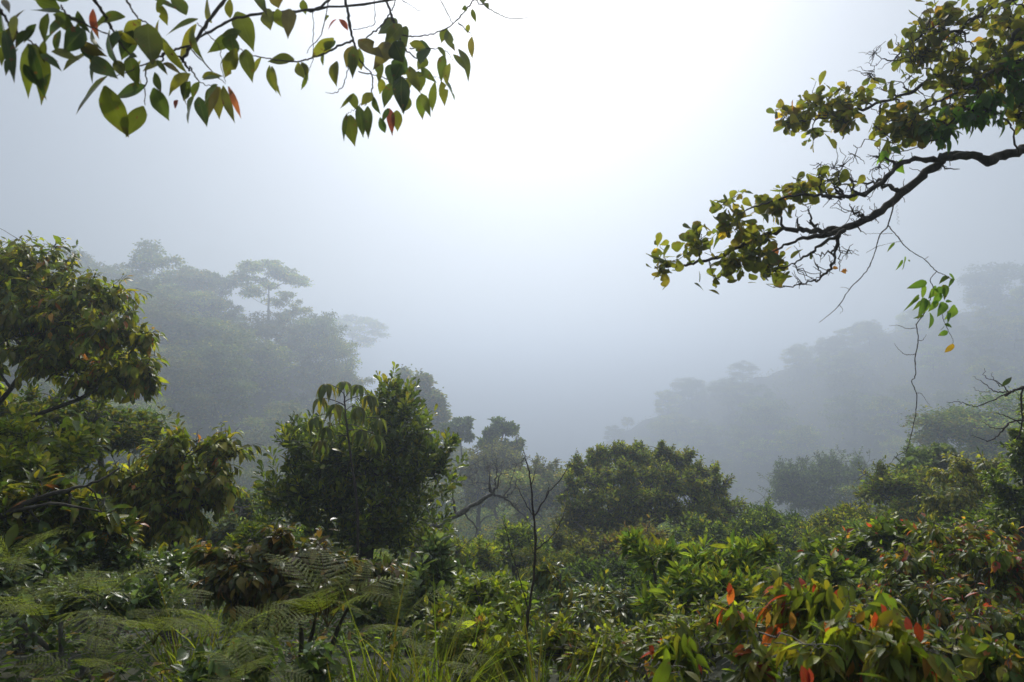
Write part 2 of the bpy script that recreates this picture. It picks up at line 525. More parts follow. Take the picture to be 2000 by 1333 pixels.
def blob_points(blobs, n, shell=0.45, clump=5.0):
    """n points in the union of ellipsoids; blob = (centre, radii); shell -> 0 puts all on the surface"""
    vol = np.array([np.prod(r) ** (2 / 3) for _, r in blobs]); vol /= vol.sum()
    idx = rng.choice(len(blobs), n, p=vol)
    C = np.array([c for c, _ in blobs])[idx]; R = np.array([r for _, r in blobs])[idx]
    K = max(5 * len(blobs), int(n / clump))                       # sub-clumps, so that the crown has gaps and an uneven outline
    kb = rng.choice(len(blobs), K, p=vol)
    kd = nrm(rng.normal(size=(K, 3))); kr = rng.random((K, 1)) ** shell
    kd2 = kd * kr * (1 + 0.20 * rng.normal(size=(K, 1)).clip(-1.5, 1.8))
    lab = rng.integers(K, size=n)
    C = np.array([c for c, _ in blobs])[kb[lab]]; R = np.array([r for _, r in blobs])[kb[lab]]
    g = rng.normal(size=(n, 3)) * np.exp(rng.normal(size=K) * .35)[lab][:, None]
    p = C + kd2[lab] * R + g * (0.11 * R.mean(1, keepdims=True) + 0.05 * R)
    out = nrm((p - C) / R ** 2 + 1e-6)
    return p, out


def pxblobs(lst, deep=0.9):
    out = []
    for b in lst:
        px, py, Y, rx, ry = b[:5]
        dp = b[5] if len(b) > 5 else deep
        rX, rZ = rx / F * Y, ry / F * Y
        out.append((P(px, py, Y), np.array([rX, dp * (rX + rZ) / 2, rZ])))
    return out


def leaf_sprays(lv, ends, dirs, n, spread, droop, along, L, W, pal, tip_pal=None, tip_p=0.0, curl=0.2, Lj=0.22, up=0.0, petiole=0.02, flat=0.6):
    """n leaves round each twig end"""
    E = len(ends)
    k = np.arange(n)
    u = (k + rng.random((E, n)) * 0.8) / n                                   # 0 at the end .. 1 back along the twig
    base = ends[:, None] - dirs[:, None] * (u * along)[..., None]
    ref = np.where(np.abs(dirs[:, 2:3]) > .9, np.array([[1.0, 0, 0]]), UP[None])
    A = nrm(np.cross(dirs, ref)); B = np.cross(dirs, A)
    ph = (k * 2.39996)[None] + rng.random((E, 1)) * 6.28 + rng.normal(size=(E, n)) * 0.35
    rad = np.cos(ph)[..., None] * A[:, None] + np.sin(ph)[..., None] * B[:, None]
    an = spread * (0.35 + 0.85 * u) + rng.normal(size=(E, n)) * 0.12
    d = dirs[:, None] * np.cos(an)[..., None] + rad * np.sin(an)[..., None]
    d = nrm(d + np.array([0, 0, -1.0]) * (droop * rng.uniform(.5, 1.4, (E, n)))[..., None] + UP * up)
    nn = UP[None, None] * flat + dirs[:, None] * 0.6 + rng.normal(size=d.shape) * 0.35
    base = base + d * petiole
    Ls = L * np.exp(rng.normal(size=(E, n)) * Lj) * (0.72 + 0.5 * np.minimum(u * 2, 1))
    col = pick(pal, E * n)
    if tip_pal is not None:
        tw = np.repeat(rng.random(E) < min(1, tip_p * 2.2), n)
        m = tw & (rng.random(E * n) < 0.5 * (1.15 - u.ravel()))
        c2 = pick(tip_pal, E * n)
        col = np.where(m[:, None], c2, col)
    lv.add(base.reshape(-1, 3), d.reshape(-1, 3), nn.reshape(-1, 3), Ls.ravel(), W * rng.uniform(.85, 1.15, E * n),
           curl * rng.uniform(.2, 1.8, E * n), col)


def foot_of(blobs, Y=None, dx=0.0):
    c = np.mean([b[0] for b in blobs], 0)
    x, y = c[0] + dx, (c[1] if Y is None else Y)
    return np.array([x, y, float(ground(x, y))])


def plant(name, label, cat, blobs, n_end, n_leaf, style, *, leaf='lance', L=0.1, W=0.42, pal=G_DARK, tip=None, tip_p=0.0,
          mat=None, trunk_r=0.05, levels=(8, 40), foot=None, top=None, trunk=None, twig_r=0.003, bark=None, shell=0.45,
          fold=0.25, curl=None, group=None, bare=0, edge=0.04, bites=0.01, deep=0.9, skel=None, crown='foliage', extra=None, rise=0.6, stems=1, clump=5.0):
    B = pxblobs(blobs, deep) if not isinstance(blobs[0][0], np.ndarray) else blobs
    ft = foot_of(B) if foot is None else np.array(foot, float)
    root = empty(name, ft, label, cat, group)
    wood = Wood()
    cen = np.mean([b[0] for b in B], 0)
    if skel is not None:
        sp, sr = [], []
        for pts, rr in skel:
            c, r = smooth_line(pts, rr, 7, 0.004 * np.linalg.norm(np.array(pts[0]) - pts[-1]))
            wood.batch(c, r, 7); sp.append(c); sr.append(r)
        sp = np.vstack(sp); sr = np.concatenate(sr)
    else:
        sp, sr = [], []
        for q in range(stems):
            tp = np.array(top) if top is not None else cen + np.array([0, 0, 0.5 * max(b[1][2] for b in B)])
            if stems > 1:
                tp = B[rng.integers(len(B))][0] + rng.normal(size=3) * 0.2 * B[0][1][0]
            f0 = ft + np.array([rng.normal() * .08, rng.normal() * .08, 0]) * (stems > 1) - np.array([0, 0, .1])
            a = f0 + (tp - f0) * .33 + rng.normal(size=3) * 0.04 * np.linalg.norm(tp - f0) * np.array([1, 1, 0])
            b = f0 + (tp - f0) * .7 + rng.normal(size=3) * 0.05 * np.linalg.norm(tp - f0) * np.array([1, 1, 0])
            c, r = smooth_line([f0, a, b, tp], [trunk_r * 1.15, trunk_r * .85, trunk_r * .6, trunk_r * .25], 7, 0.01 * trunk_r)
            wood.batch(c, r, 8)
            sp.append(c[5:]); sr.append(r[5:])
        sp = np.vstack(sp); sr = np.concatenate(sr)
    ends, out = blob_points(B, n_end, shell, clump)
    gz = ground(ends[:, 0], ends[:, 1]) + 0.05
    ends[:, 2] = np.maximum(ends[:, 2], gz)
    dirs = connect(wood, sp, sr, ends, levels, twig_r=twig_r, rise=rise)
    if bare:                                   # leafless twigs among the foliage
        e2, _ = blob_points(B, bare, 0.3)
        connect(wood, sp, sr, e2, (max(3, bare // 6),), twig_r=twig_r * .8, rise=rise)
    wood.build('branches' if skel is not None else 'trunk', bark or (M_GREYBARK if bare >= 50 else M_BARK), root, ft)
    lv = Leaves(leaf, fold, edge, bites)
    if style == 'shoot':
        dd = nrm(dirs * .3 + out * .45 + UP * .75)
        ends = ends + dd * L * 1.2
        leaf_sprays(lv, ends, dd, n_leaf, 0.95, 0.0, L * 2.6, L, W, pal, tip, tip_p, 0.08 if curl is None else curl, flat=0.2)
    elif style == 'rosette':
        dd = nrm(dirs * .5 + out * .5 + UP * .55)
        leaf_sprays(lv, ends, dd, n_leaf, 1.15, 0.0, L * 0.9, L, W, pal, tip, tip_p, 0.10 if curl is None else curl, flat=0.2)
    elif style == 'droop':
        dd = nrm(dirs * .4 + out * .8 + UP * .05)
        leaf_sprays(lv, ends, dd, n_leaf, 1.0, 0.95, L * 2.2, L, W, pal, tip, tip_p, 0.22 if curl is None else curl, flat=1.0)
    elif style == 'spray':
        dd = nrm(dirs * .5 + out * .7 + UP * .15)
        leaf_sprays(lv, ends, dd, n_leaf, 1.1, 0.25, L * 2.6, L, W, pal, tip, tip_p, 0.15 if curl is None else curl, flat=1.2)
    elif style == 'fine':
        dd = nrm(dirs * .4 + out * .8 + UP * .35)
        leaf_sprays(lv, ends, dd, n_leaf, 1.2, 0.15, L * 3.2, L, W, pal, tip, tip_p, 0.1 if curl is None else curl, flat=1.2)
    if extra: extra(lv, B)
    lv.build(crown, mat or (M_MID if leaf in ('mid', 'tri') else M_NEAR), root, ft)
    return root


# ------------------------------------------------------------------ NEAR: trees and shrubs
# left tree with hanging leaves and orange young growth
plant('leaning_tree', 'tall tree at the left edge with drooping green leaves and orange young tips', 'tree',
      [(60, 545, 8.2, 110, 80), (150, 590, 7.8, 105, 72), (215, 640, 7.5, 100, 62), (255, 715, 7.6, 82, 48), (270, 655, 7.5, 60, 30), (130, 690, 8, 130, 60),
       (15, 510, 8.6, 70, 50), (-60, 560, 8.6, 130, 90), (-60, 680, 8.8, 150, 80), (300, 745, 7.6, 38, 22), (50, 620, 8.0, 120, 90), (190, 735, 7.8, 100, 32)],
      1500, 9, 'droop', L=0.108, W=0.40, pal=G_OLIVE + G_BRIGHT + G_YELLOW, tip=ORANGE, tip_p=0.07, trunk_r=0.13, mat=M_NEAR, shell=0.5,
      levels=(12, 90), twig_r=0.0035, foot=(P(-330, 900, 9)[0], 9.2, float(ground(P(-330, 900, 9)[0], 9.2))), top=P(-150, 620, 8.8), deep=1.0,
      bare=40)
plant('leaning_tree', 'smaller tree with drooping olive leaves and orange tips, right of the tall left-edge tree', 'tree',
      [(345, 905, 7, 75, 55), (420, 865, 7.1, 52, 48), (300, 960, 6.9, 80, 60), (385, 960, 7, 78, 58), (432, 935, 7, 38, 60), (240, 930, 7, 60, 40), (340, 1010, 7, 90, 30), (340, 855, 7, 26, 28)],
      700, 9, 'droop', L=0.098, W=0.40, pal=G_OLIVE + G_BRIGHT + G_YELLOW, tip=ORANGE, tip_p=0.06, trunk_r=0.07, shell=0.5, levels=(10, 60), twig_r=0.003, deep=1.0, bare=16)
# bright shrub below the left tree
plant('leafy_shrub', 'bright green shrub under the tall left tree with rounded shiny leaves', 'shrub',
      [(50, 860, 6.6, 110, 38), (150, 850, 6.7, 62, 22), (20, 920, 6.2, 110, 45), (120, 905, 6.4, 80, 30), (-60, 880, 6.4, 90, 60)],
      300, 8, 'rosette', leaf='obovate', L=0.085, W=0.5, pal=G_BRIGHT, tip=G_YELLOW, tip_p=.3, trunk_r=0.06, levels=(7, 34), mat=M_GLOSS, bare=20)
plant('leafy_shrub', 'dark shrub at the left edge with brownish pointed leaves on long grey limbs', 'shrub',
      [(40, 985, 5.4, 110, 45), (140, 985, 5.4, 80, 40), (60, 1040, 5.2, 120, 40), (190, 1040, 5.4, 80, 40)],
      260, 8, 'spray', L=0.11, W=0.38, pal=G_OLIVE + G_DARK, tip=ORANGE, tip_p=.08, trunk_r=0.045, levels=(7, 30), mat=M_GLOSS, bare=25,
      skel=[([P(-80, 1080, 5.2), P(0, 1010, 5.2), P(90, 970, 5.2), P(180, 945, 5.3), P(235, 915, 5.4)], [.03, .024, .018, .011, .005]),
            ([P(-80, 1080, 5.2), P(-60, 1200, 5.2), P(-50, 1420, 5.3)], [.03, .035, .045]),
            ([P(20, 1000, 5.2), P(110, 985, 5.0), P(200, 1000, 5.0)], [.016, .011, .005])])

# centre evergreen
plant('evergreen_tree', 'dense dark evergreen tree left of centre with upright leaf rosettes', 'tree',
      [(700, 885, 10, 120, 95), (640, 895, 10, 80, 75), (770, 830, 10, 62, 70), (755, 770, 10, 26, 28), (805, 775, 10, 22, 26), (800, 920, 10, 62, 80), (862, 925, 10, 30, 42),
       (870, 875, 10, 13, 20), (838, 865, 10, 12, 20), (575, 860, 10, 25, 30), (565, 985, 9.8, 42, 45), (690, 1000, 10, 130, 62), (620, 960, 9.8, 85, 60), (810, 1010, 10, 72, 50), (535, 960, 9.8, 18, 25), (690, 1050, 9.8, 110, 36), (780, 1055, 9.8, 60, 30)],
      1250, 12, 'shoot', leaf='obovate', L=0.098, W=0.40, pal=G_DARK + G_BRIGHT, tip=G_YELLOW, tip_p=.12, trunk_r=0.11, levels=(16, 120),
      mat=M_GLOSS, shell=0.42, deep=0.95, top=P(740, 800, 10), clump=2.5)


def umbrella_sapling():
    Y = 8.6
    top = P(672, 770, Y)
    base = np.array([P(700, 1000, Y)[0], Y, 0]); base[2] = ground(base[0], base[1])
    root = empty('sapling', base, 'slender sapling with big drooping finger-like leaves standing before the dark evergreen', 'sapling')
    w = Wood()
    c, r = smooth_line([base, P(698, 1000, Y), P(686, 900, Y), P(676, 820, Y), top], [.020, .018, .015, .012, .008], 7, 0.003)
    w.batch(c, r, 8)
    lv = Leaves('lance', 0.3, 0.04, 0.01)
    hubs = [(638, 750), (700, 752), (672, 745), (628, 778), (722, 772), (655, 790), (700, 795), (615, 815), (742, 818), (640, 835), (706, 838), (735, 850), (628, 860)]
    for i, (x, y) in enumerate(hubs):
        h = P(x, y, Y + rng.normal() * .22)
        k = int(len(c) * (0.98 - 0.3 * max(0, (y - 745)) / 110))
        k = min(max(k, 12), len(c) - 1)
        st = c[k]
        bb = curves(st[None], h[None], np.array([[0, 0, .05]]), 7, .02)
        w.batch(bb, np.linspace(.006, .004, 7)[None], 4)
        n = rng.integers(7, 10)
        ph = np.arange(n) / n * 6.283 + rng.random()
        d = np.stack([np.cos(ph), np.sin(ph), np.full(n, -0.45)], -1) + rng.normal(size=(n, 3)) * .12
        L = rng.uniform(.19, .27, n)
        lv.add(np.repeat(h[None], n, 0), d, np.repeat(UP[None], n, 0) + rng.normal(size=(n, 3)) * .1, L, .31, rng.uniform(.55, .85, n),
               pick([((.075, .085, .014), 4), ((.05, .07, .014), 3), ((.12, .10, .015), 2)], n, .15))
    w.build('stem', M_TWIG, root, base)
    lv.build('foliage', M_NEAR, root, base)


umbrella_sapling()


def dead_branch_tree():
    Y = 13.0
    base = np.array([P(800, 1100, Y)[0], Y, 0]); base[2] = ground(base[0], base[1])
    root = empty('bare_tree', base, 'bare grey dead tree with a fan of fine twigs beside the dark evergreen', 'tree')
    w = Wood()
    L1 = [base, P(815, 1060, Y), P(865, 1022, Y), P(920, 990, Y), P(965, 960, Y)]
    c, r = smooth_line(L1, [.10, .07, .055, .042, .03], 7, .012); w.batch(c, r, 7)
    c2, r2 = smooth_line([P(962, 962, Y), P(1000, 985, Y + .1), P(1050, 1040, Y + .2)], [.03, .02, .008], 7, .01); w.batch(c2, r2, 5)
    c3, r3 = smooth_line([P(890, 1010, Y), P(885, 960, Y), P(900, 920, Y)], [.025, .016, .006], 7, .01); w.batch(c3, r3, 5)
    c4, r4 = smooth_line([P(905, 1000, Y), P(930, 1040, Y), P(890, 1080, Y)], [.016, .01, .004], 7, .01); w.batch(c4, r4, 5)
    w.build('trunk', M_GREYBARK, root, base)
    t = Wood()
    B = pxblobs([(950, 925, Y, 55, 38), (985, 930, Y, 40, 40), (915, 935, Y, 36, 30), (960, 900, Y, 70, 26), (1010, 990, Y, 30, 22)], 1.0)
    e, _ = blob_points(B, 330, .35)
    connect(t, np.vstack([c[-12:], c2, c3]), np.concatenate([r[-12:], r2, r3]), e, (9, 60), twig_r=.0036, up=-.12, rise=0.2)
    t.build('twigs', M_GREYBARK, root, base)


dead_branch_tree()


def bare_sapling():
    Y = 4.6
    base = np.array([P(1012, 1333, Y)[0], Y - .1, 0]); base[2] = ground(base[0], base[1])
    root = empty('bare_sapling', base, 'thin leafless sapling standing in front of the round dome tree, bottom centre', 'sapling')
    w = Wood()
    px = lambda L: [P(x, y, Y) for x, y in L]
    segs = [([base] + px([(1016, 1310), (1032, 1200), (1046, 1080), (1040, 985), (1035, 930), (1022, 880)]), [.013, .012, .0105, .009, .007, .005, .0025]),
            (px([(1042, 1012), (1070, 965), (1092, 940), (1114, 905)]), [.0055, .0045, .0035, .0018]),
            (px([(1046, 1075), (1075, 1050), (1095, 1020), (1107, 985)]), [.0042, .0034, .0025, .0012]),
            (px([(1044, 1010), (1025, 980), (1008, 945)]), [.004, .003, .0014]),
            (px([(1033, 1195), (1012, 1120), (993, 1060), (985, 1008)]), [.0055, .0045, .003, .0015]),
            (px([(1066, 972), (1072, 950), (1070, 940)]), [.003, .002, .0012]),
            (px([(1037, 950), (1045, 925), (1047, 908)]), [.003, .0022, .0013]),
            (px([(1032, 915), (1024, 895), (1020, 905)]), [.003, .0022, .0013]),
            (px([(1046, 1090), (1035, 1060), (1030, 1040)]), [.003, .002, .0012])]
    for p, r in segs:
        c, rr = smooth_line(p, r, 7, .0025); w.batch(c, rr, 6)
    w.build('stem', M_TWIG, root, base)


bare_sapling()

# ------------------------------------------------------------------ foreground shrubs
plant('bronze_shrub', 'glossy shrub of bronze and silvery green leaves left of centre, above the large fern', 'shrub',
      [(560, 1085, 4.3, 130, 42), (470, 1120, 4.1, 85, 60), (700, 1115, 4.3, 85, 42), (425, 1085, 4.2, 45, 38), (545, 1040, 4.3, 32, 20), (600, 1140, 4.2, 140, 50), (745, 1110, 4.3, 34, 20)],
      520, 8, 'droop', L=0.072, W=0.42, pal=G_BRONZE, tip=[((.17, .09, .015), 2), ((.12, .09, .015), 2)], tip_p=.16, trunk_r=.02, levels=(10, 50), stems=5, twig_r=.002, mat=M_GLOSS, bare=25)
plant('leafy_shrub', 'dark blue-green shrub with stiff leaves at the foot of the dark evergreen', 'shrub',
      [(820, 1120, 6.8, 62, 55), (790, 1170, 6.4, 80, 50), (850, 1090, 6.9, 30, 35), (740, 1170, 6.2, 60, 45)],
      300, 8, 'rosette', leaf='obovate', L=0.10, W=.4, pal=G_DARK + G_GLAUC, trunk_r=.03, levels=(8, 40), stems=3, mat=M_GLOSS, bare=20)
plant('leafy_shrub', 'fresh green shrub right of the blue-green one, behind the grass tufts', 'shrub',
      [(950, 1160, 6.0, 75, 40), (1000, 1190, 5.8, 50, 40), (900, 1190, 5.6, 40, 40), (940, 1210, 5.4, 90, 35)],
      330, 8, 'spray', L=0.075, W=.42, pal=G_BRIGHT, tip=G_YELLOW, tip_p=.25, trunk_r=.02, levels=(8, 40), stems=4, twig_r=.002, bare=25)
plant('silvery_shrub', 'shrub with pale shining narrow leaves right of the thin bare sapling', 'shrub',
      [(1100, 1130, 7.0, 55, 30), (1165, 1165, 6.4, 75, 38), (1230, 1190, 6.0, 70, 40), (1150, 1215, 5.8, 90, 40), (1060, 1115, 7.2, 30, 18)],
      430, 9, 'droop', L=0.082, W=.30, pal=G_GLAUC + G_OLIVE, trunk_r=.025, levels=(9, 50), stems=4, twig_r=.002, mat=M_GLOSS)
plant('rosette_shrub', 'yellow-green shrub with upright star-like leaf rosettes right of centre', 'shrub',
      [(1290, 1085, 6.2, 50, 28), (1375, 1105, 6.0, 55, 36), (1460, 1095, 6.0, 50, 30), (1240, 1062, 6.4, 22, 14), (1420, 1150, 5.6, 100, 40), (1320, 1160, 5.7, 80, 40), (1490, 1075, 6.1, 22, 20)],
      420, 9, 'rosette', L=0.098, W=.28, pal=[((.10, .13, .02), 4), ((.06, .10, .02), 4)], tip=G_YELLOW, tip_p=.35, trunk_r=.03, levels=(9, 46), stems=4, twig_r=.0025, mat=M_NEAR, bare=15)
plant('leafy_shrub', 'low tangled green shrub in front of the star-leaved shrub, with grey stems', 'shrub',
      [(1300, 1245, 4.6, 110, 45), (1420, 1215, 4.5, 100, 45), (1180, 1275, 4.4, 90, 40), (1520, 1200, 4.6, 60, 45)],
      560, 8, 'spray', L=0.052, W=.42, pal=G_OLIVE + G_BRIGHT, tip=ORANGE, tip_p=.05, trunk_r=.018, levels=(10, 60), stems=5, twig_r=.0018, bare=70)
plant('orange_tinted_shrub', 'large shrub at the right edge with yellow and orange young leaves', 'shrub',
      [(1790, 1105, 5.4, 90, 50), (1890, 1060, 5.6, 95, 50), (1960, 1110, 5.2, 90, 70), (1700, 1125, 5.6, 55, 32), (1850, 1170, 5.0, 120, 50), (1960, 1030, 5.6, 50, 22), (1740, 1160, 5.2, 80, 36), (1960, 1210, 4.6, 90, 60)],
      820, 8, 'droop', L=0.070, W=.40, pal=G_OLIVE + G_DARK + G_BRIGHT, tip=ORANGE + RED, tip_p=.20, trunk_r=.03, levels=(10, 70), stems=5, twig_r=.0024, bare=60)
plant('leafy_shrub', 'green shrub with red tips between the star-leaved and the orange-tinted shrubs', 'shrub',
      [(1600, 1080, 7.0, 60, 30), (1680, 1060, 7.2, 60, 32), (1760, 1045, 7.0, 70, 32), (1640, 1120, 6.4, 70, 30)],
      260, 8, 'spray', L=0.10, W=.42, pal=G_BRIGHT + G_DARK, tip=RED, tip_p=.03, trunk_r=.03, levels=(8, 40), stems=3, twig_r=.0026)


def red_leaves(lv, B):
    spots = [(1424, 1138, 2.9), (1432, 1150, 2.9), (1590, 1140, 3.1), (1610, 1215, 2.7), (1700, 1200, 2.5), (1708, 1195, 2.5), (1738, 1215, 2.5), (1770, 1205, 2.4), (1790, 1215, 2.3),
             (1565, 1300, 2.5), (1580, 1305, 2.5), (1545, 1195, 3), (1720, 1180, 2.6), (1655, 1190, 2.8), (1268, 1255, 3), (1260, 1290, 3), (1300, 1245, 3.1), (1225, 1330, 2.7), (1630, 1275, 2.7), (1665, 1290, 2.6),
             (1640, 1150, 3.2), (1605, 1135, 3.2), (1500, 1195, 3.0), (1520, 1225, 2.9)]
    for x, y, Y in spots:
        p = P(x, y, Y)[None]
        lv.add(p, np.array([[rng.normal() * .25, rng.normal() * .35 - .1, -1]]), np.array([[rng.normal() * .5, -1, .4]]), rng.uniform(.055, .09), .38, .2, pick(RED, 1, .25))


plant('red_tipped_shrub', 'nearest shrub at lower right with large leaves, several of them vivid red', 'shrub',
      [(1590, 1180, 3.1, 120, 36), (1700, 1215, 2.7, 90, 50), (1450, 1180, 3.1, 60, 30), (1330, 1270, 3.0, 70, 32), (1640, 1270, 2.7, 130, 50), (1480, 1280, 2.9, 90, 40), (1760, 1260, 2.4, 70, 50), (1290, 1310, 2.8, 60, 24)],
      190, 7, 'droop', L=0.090, W=.34, pal=G_OLIVE + G_BRIGHT, tip=RED + ORANGE, tip_p=.13, trunk_r=.014, levels=(10, 36), stems=4, twig_r=.0022, bare=110,
      extra=red_leaves, mat=M_NEAR)
plant('leafy_shrub', 'shadowy large-leaved shrub in the bottom right corner', 'shrub',
      [(1860, 1290, 3.0, 110, 45), (1960, 1290, 2.9, 80, 50), (1790, 1330, 2.7, 90, 40)],
      200, 7, 'droop', L=0.075, W=.42, pal=G_DARK + G_OLIVE, tip=ORANGE, tip_p=.1, trunk_r=.014, levels=(7, 26), stems=3, twig_r=.0022, bare=30)
plant('leafy_shrub', 'glossy dark shrub at the lower left, behind the ferns', 'shrub',
      [(90, 1110, 5.0, 110, 40), (220, 1100, 5.4, 90, 45), (330, 1110, 5.2, 60, 50), (160, 1160, 4.6, 140, 40), (300, 1170, 4.6, 80, 40), (-20, 1140, 4.6, 80, 50)],
      600, 9, 'spray', L=0.066, W=.44, pal=G_DARK + G_GLAUC, tip=G_YELLOW, tip_p=.05, trunk_r=.02, levels=(10, 60), stems=5, twig_r=.002, mat=M_GLOSS, bare=50)
plant('leafy_shrub', 'yellowish bush between the two orange-tipped trees and the dark lower-left shrub', 'shrub',
      [(210, 1050, 7.4, 65, 28), (130, 1060, 7.0, 60, 30), (270, 1075, 7.0, 50, 30)],
      240, 9, 'spray', L=0.075, W=.45, pal=G_YELLOW + G_OLIVE, trunk_r=.025, levels=(7, 36), stems=3, twig_r=.002)
plant('leafy_shrub', 'small mound of broad glossy leaves at the bottom edge, left of the grass tufts', 'shrub',
      [(500, 1290, 3.4, 80, 30), (400, 1320, 3.0, 90, 26), (610, 1300, 3.4, 60, 26)],
      90, 7, 'spray', L=0.07, W=.5, pal=G_DARK + G_GLAUC, trunk_r=.01, levels=(6, 20), stems=4, twig_r=.0018, mat=M_GLOSS, bare=30)
plant('leafy_shrub', 'mixed green bush at bottom centre right of the grass, with a few orange leaves', 'shrub',
      [(900, 1250, 4.4, 60, 32), (980, 1280, 4.2, 80, 34), (1090, 1250, 4.6, 70, 34), (860, 1215, 4.6, 30, 16)],
      260, 8, 'spray', L=0.07, W=.40, pal=G_BRIGHT + G_OLIVE, tip=ORANGE, tip_p=.05, trunk_r=.014, levels=(9, 36), stems=5, twig_r=.0018, bare=40)

# ------------------------------------------------------------------ MIDDLE: single trees and bushes on the slope
plant('dome_tree', 'broad dome-crowned green tree right of centre, clear in front of the fog', 'tree',
      [(1130, 915, 23.2, 34, 26), (1165, 895, 23.4, 34, 24), (1207, 885, 23.4, 34, 24), (1247, 866, 23.4, 19, 13), (1250, 890, 23, 34, 22), (1292, 888, 23.2, 34, 22), (1332, 903, 23.2, 36, 24), (1372, 925, 23.2, 36, 26), (1406, 955, 23.2, 34, 26), (1436, 990, 23, 32, 28), (1450, 1022, 22.8, 30, 24), (1122, 955, 22.6, 30, 28), (1178, 930, 22, 38, 26), (1232, 925, 21.6, 38, 26), (1290, 928, 21.6, 38, 26), (1340, 952, 21.8, 38, 28), (1382, 990, 22, 38, 28), (1150, 980, 22, 38, 26), (1212, 968, 21.2, 38, 26), (1276, 972, 21.0, 40, 28), (1335, 1005, 21.2, 40, 28), (1400, 1030, 21.6, 40, 26), (1130, 1010, 22.4, 34, 26), (1190, 1012, 21.4, 40, 24), (1250, 1018, 21.2, 40, 22), (1180, 920, 24.6, 50, 30), (1260, 910, 24.8, 60, 34), (1340, 940, 24.6, 60, 34), (1400, 990, 24.2, 50, 34), (1240, 960, 24.8, 90, 40)],
      6500, 9, 'fine', leaf='mid', L=0.105, W=.6, pal=G_OLIVE + G_BRIGHT, tip=G_YELLOW, tip_p=.22, trunk_r=.22, levels=(16, 110), twig_r=.008, shell=.32, deep=1.0, top=P(1270, 950, 23), clump=15)


def midbush(label, blobs, n, L, pal, tip=None, tp=.15, cat='bush', name='slope_bush', style='fine', W=.55, trunk_r=.10, shell=.35, tw=.008, leaf='mid', group=None, levels=None, nl=8, bare=0, clump=14):
    plant(name, label, cat, blobs, n, nl, style, leaf=leaf, L=L, W=W, pal=pal, tip=tip, tip_p=tp, trunk_r=trunk_r, twig_r=tw, shell=shell,
          levels=levels or (8, max(12, n // 12)), deep=1.0, group=group, bare=bare, clump=clump)


midbush('yellow-green bush just right of the dark evergreen, below the bare dead tree', [(915, 1085, 15.3, 55, 34), (880, 1100, 14.8, 40, 34), (945, 1080, 15.9, 30, 24)], 900, .11, G_YELLOW + G_BRIGHT)
midbush('bright rounded bush behind the thin bare sapling', [(1005, 1070, 17.5, 42, 42), (975, 1090, 16.9, 40, 30), (1050, 1075, 17.5, 40, 34)], 900, .13, G_BRIGHT, G_YELLOW)
midbush('olive bush right of the thin bare sapling under the dome tree', [(1110, 1070, 18.6, 55, 40), (1160, 1090, 17.5, 50, 34), (1150, 1025, 21.9, 60, 34), (1210, 1030, 21.9, 50, 30)], 1100, .13, G_OLIVE)
midbush('russet tinged bush in front of the dome tree', [(1255, 1055, 18.1, 62, 30), (1215, 1075, 17.5, 50, 28)], 900, .12, G_OLIVE + [((.11, .07, .02), 4)])
midbush('deep green bush below the dome tree, left of the star-leaved shrub', [(1190, 1120, 13.1, 80, 34), (1120, 1115, 13.7, 50, 26), (1260, 1115, 13.1, 60, 34)], 900, .09, G_DARK)
midbush('leafy green tree at the right foot of the dome tree', [(1380, 1050, 18.6, 65, 38), (1440, 1060, 18.6, 50, 34), (1350, 1085, 17.5, 60, 30)], 1100, .13, G_BRIGHT + G_DARK, G_YELLOW, cat='tree', name='slope_tree')
midbush('dark feathery tree between the dome tree and the yellow-topped mound tree', [(1510, 1030, 21.9, 50, 32), (1545, 1050, 20.8, 42, 30), (1490, 1010, 22.5, 30, 20)], 900, .16, G_DARK + [((.05, .085, .03), 3)], cat='tree', name='slope_tree')
midbush('yellow-topped mound-shaped tree right of the dome tree', [(1640, 1022, 17, 58, 30), (1700, 1030, 17, 56, 32), (1596, 1048, 16.5, 38, 28), (1660, 1062, 16.4, 88, 32), (1670, 1005, 17.3, 36, 20)], 2300, .085, G_OLIVE + G_BRIGHT, G_YELLOW, .3, cat='tree', name='slope_tree')
midbush('rounded mid-green tree just past the right foot of the dome tree', [(1500, 1012, 19, 44, 24), (1465, 1035, 18.5, 40, 26), (1540, 1035, 18.5, 44, 26), (1500, 1055, 18, 70, 26)], 1500, .09, G_DARK + G_BRIGHT, cat='tree', name='slope_tree')
midbush('low green bush under the mound-shaped tree, behind the star-leaved shrub', [(1560, 1105, 13.7, 70, 30), (1480, 1110, 13.7, 60, 26), (1640, 1105, 13.1, 60, 24)], 900, .09, G_DARK + G_BRIGHT)
midbush('olive tree at the right, left of the drooping yellow tree', [(1750, 940, 19.1, 55, 28), (1710, 965, 19.1, 36, 24), (1790, 970, 18.6, 60, 40), (1760, 1010, 18.1, 60, 26)], 1700, .11, G_OLIVE + G_BRIGHT, cat='tree', name='slope_tree')
midbush('slim grey-green tree rising behind the drooping yellow tree', [(1800, 895, 21.9, 36, 22), (1840, 890, 21.9, 30, 16), (1780, 915, 21.4, 30, 18)], 700, .17, [((.06, .085, .03), 4), ((.09, .11, .04), 2)], cat='tree', name='slope_tree')
midbush('tree of drooping yellow-green leaves near the right edge', [(1870, 915, 13.1, 55, 32), (1850, 970, 12.8, 50, 42), (1910, 950, 13.1, 55, 42), (1930, 910, 13.1, 40, 26), (1880, 1010, 12.6, 80, 34)],
        700, .10, G_YELLOW + G_OLIVE, G_YELLOW, .2, cat='tree', name='slope_tree', style='droop', trunk_r=.09, tw=.005, leaf='lance', W=.42)
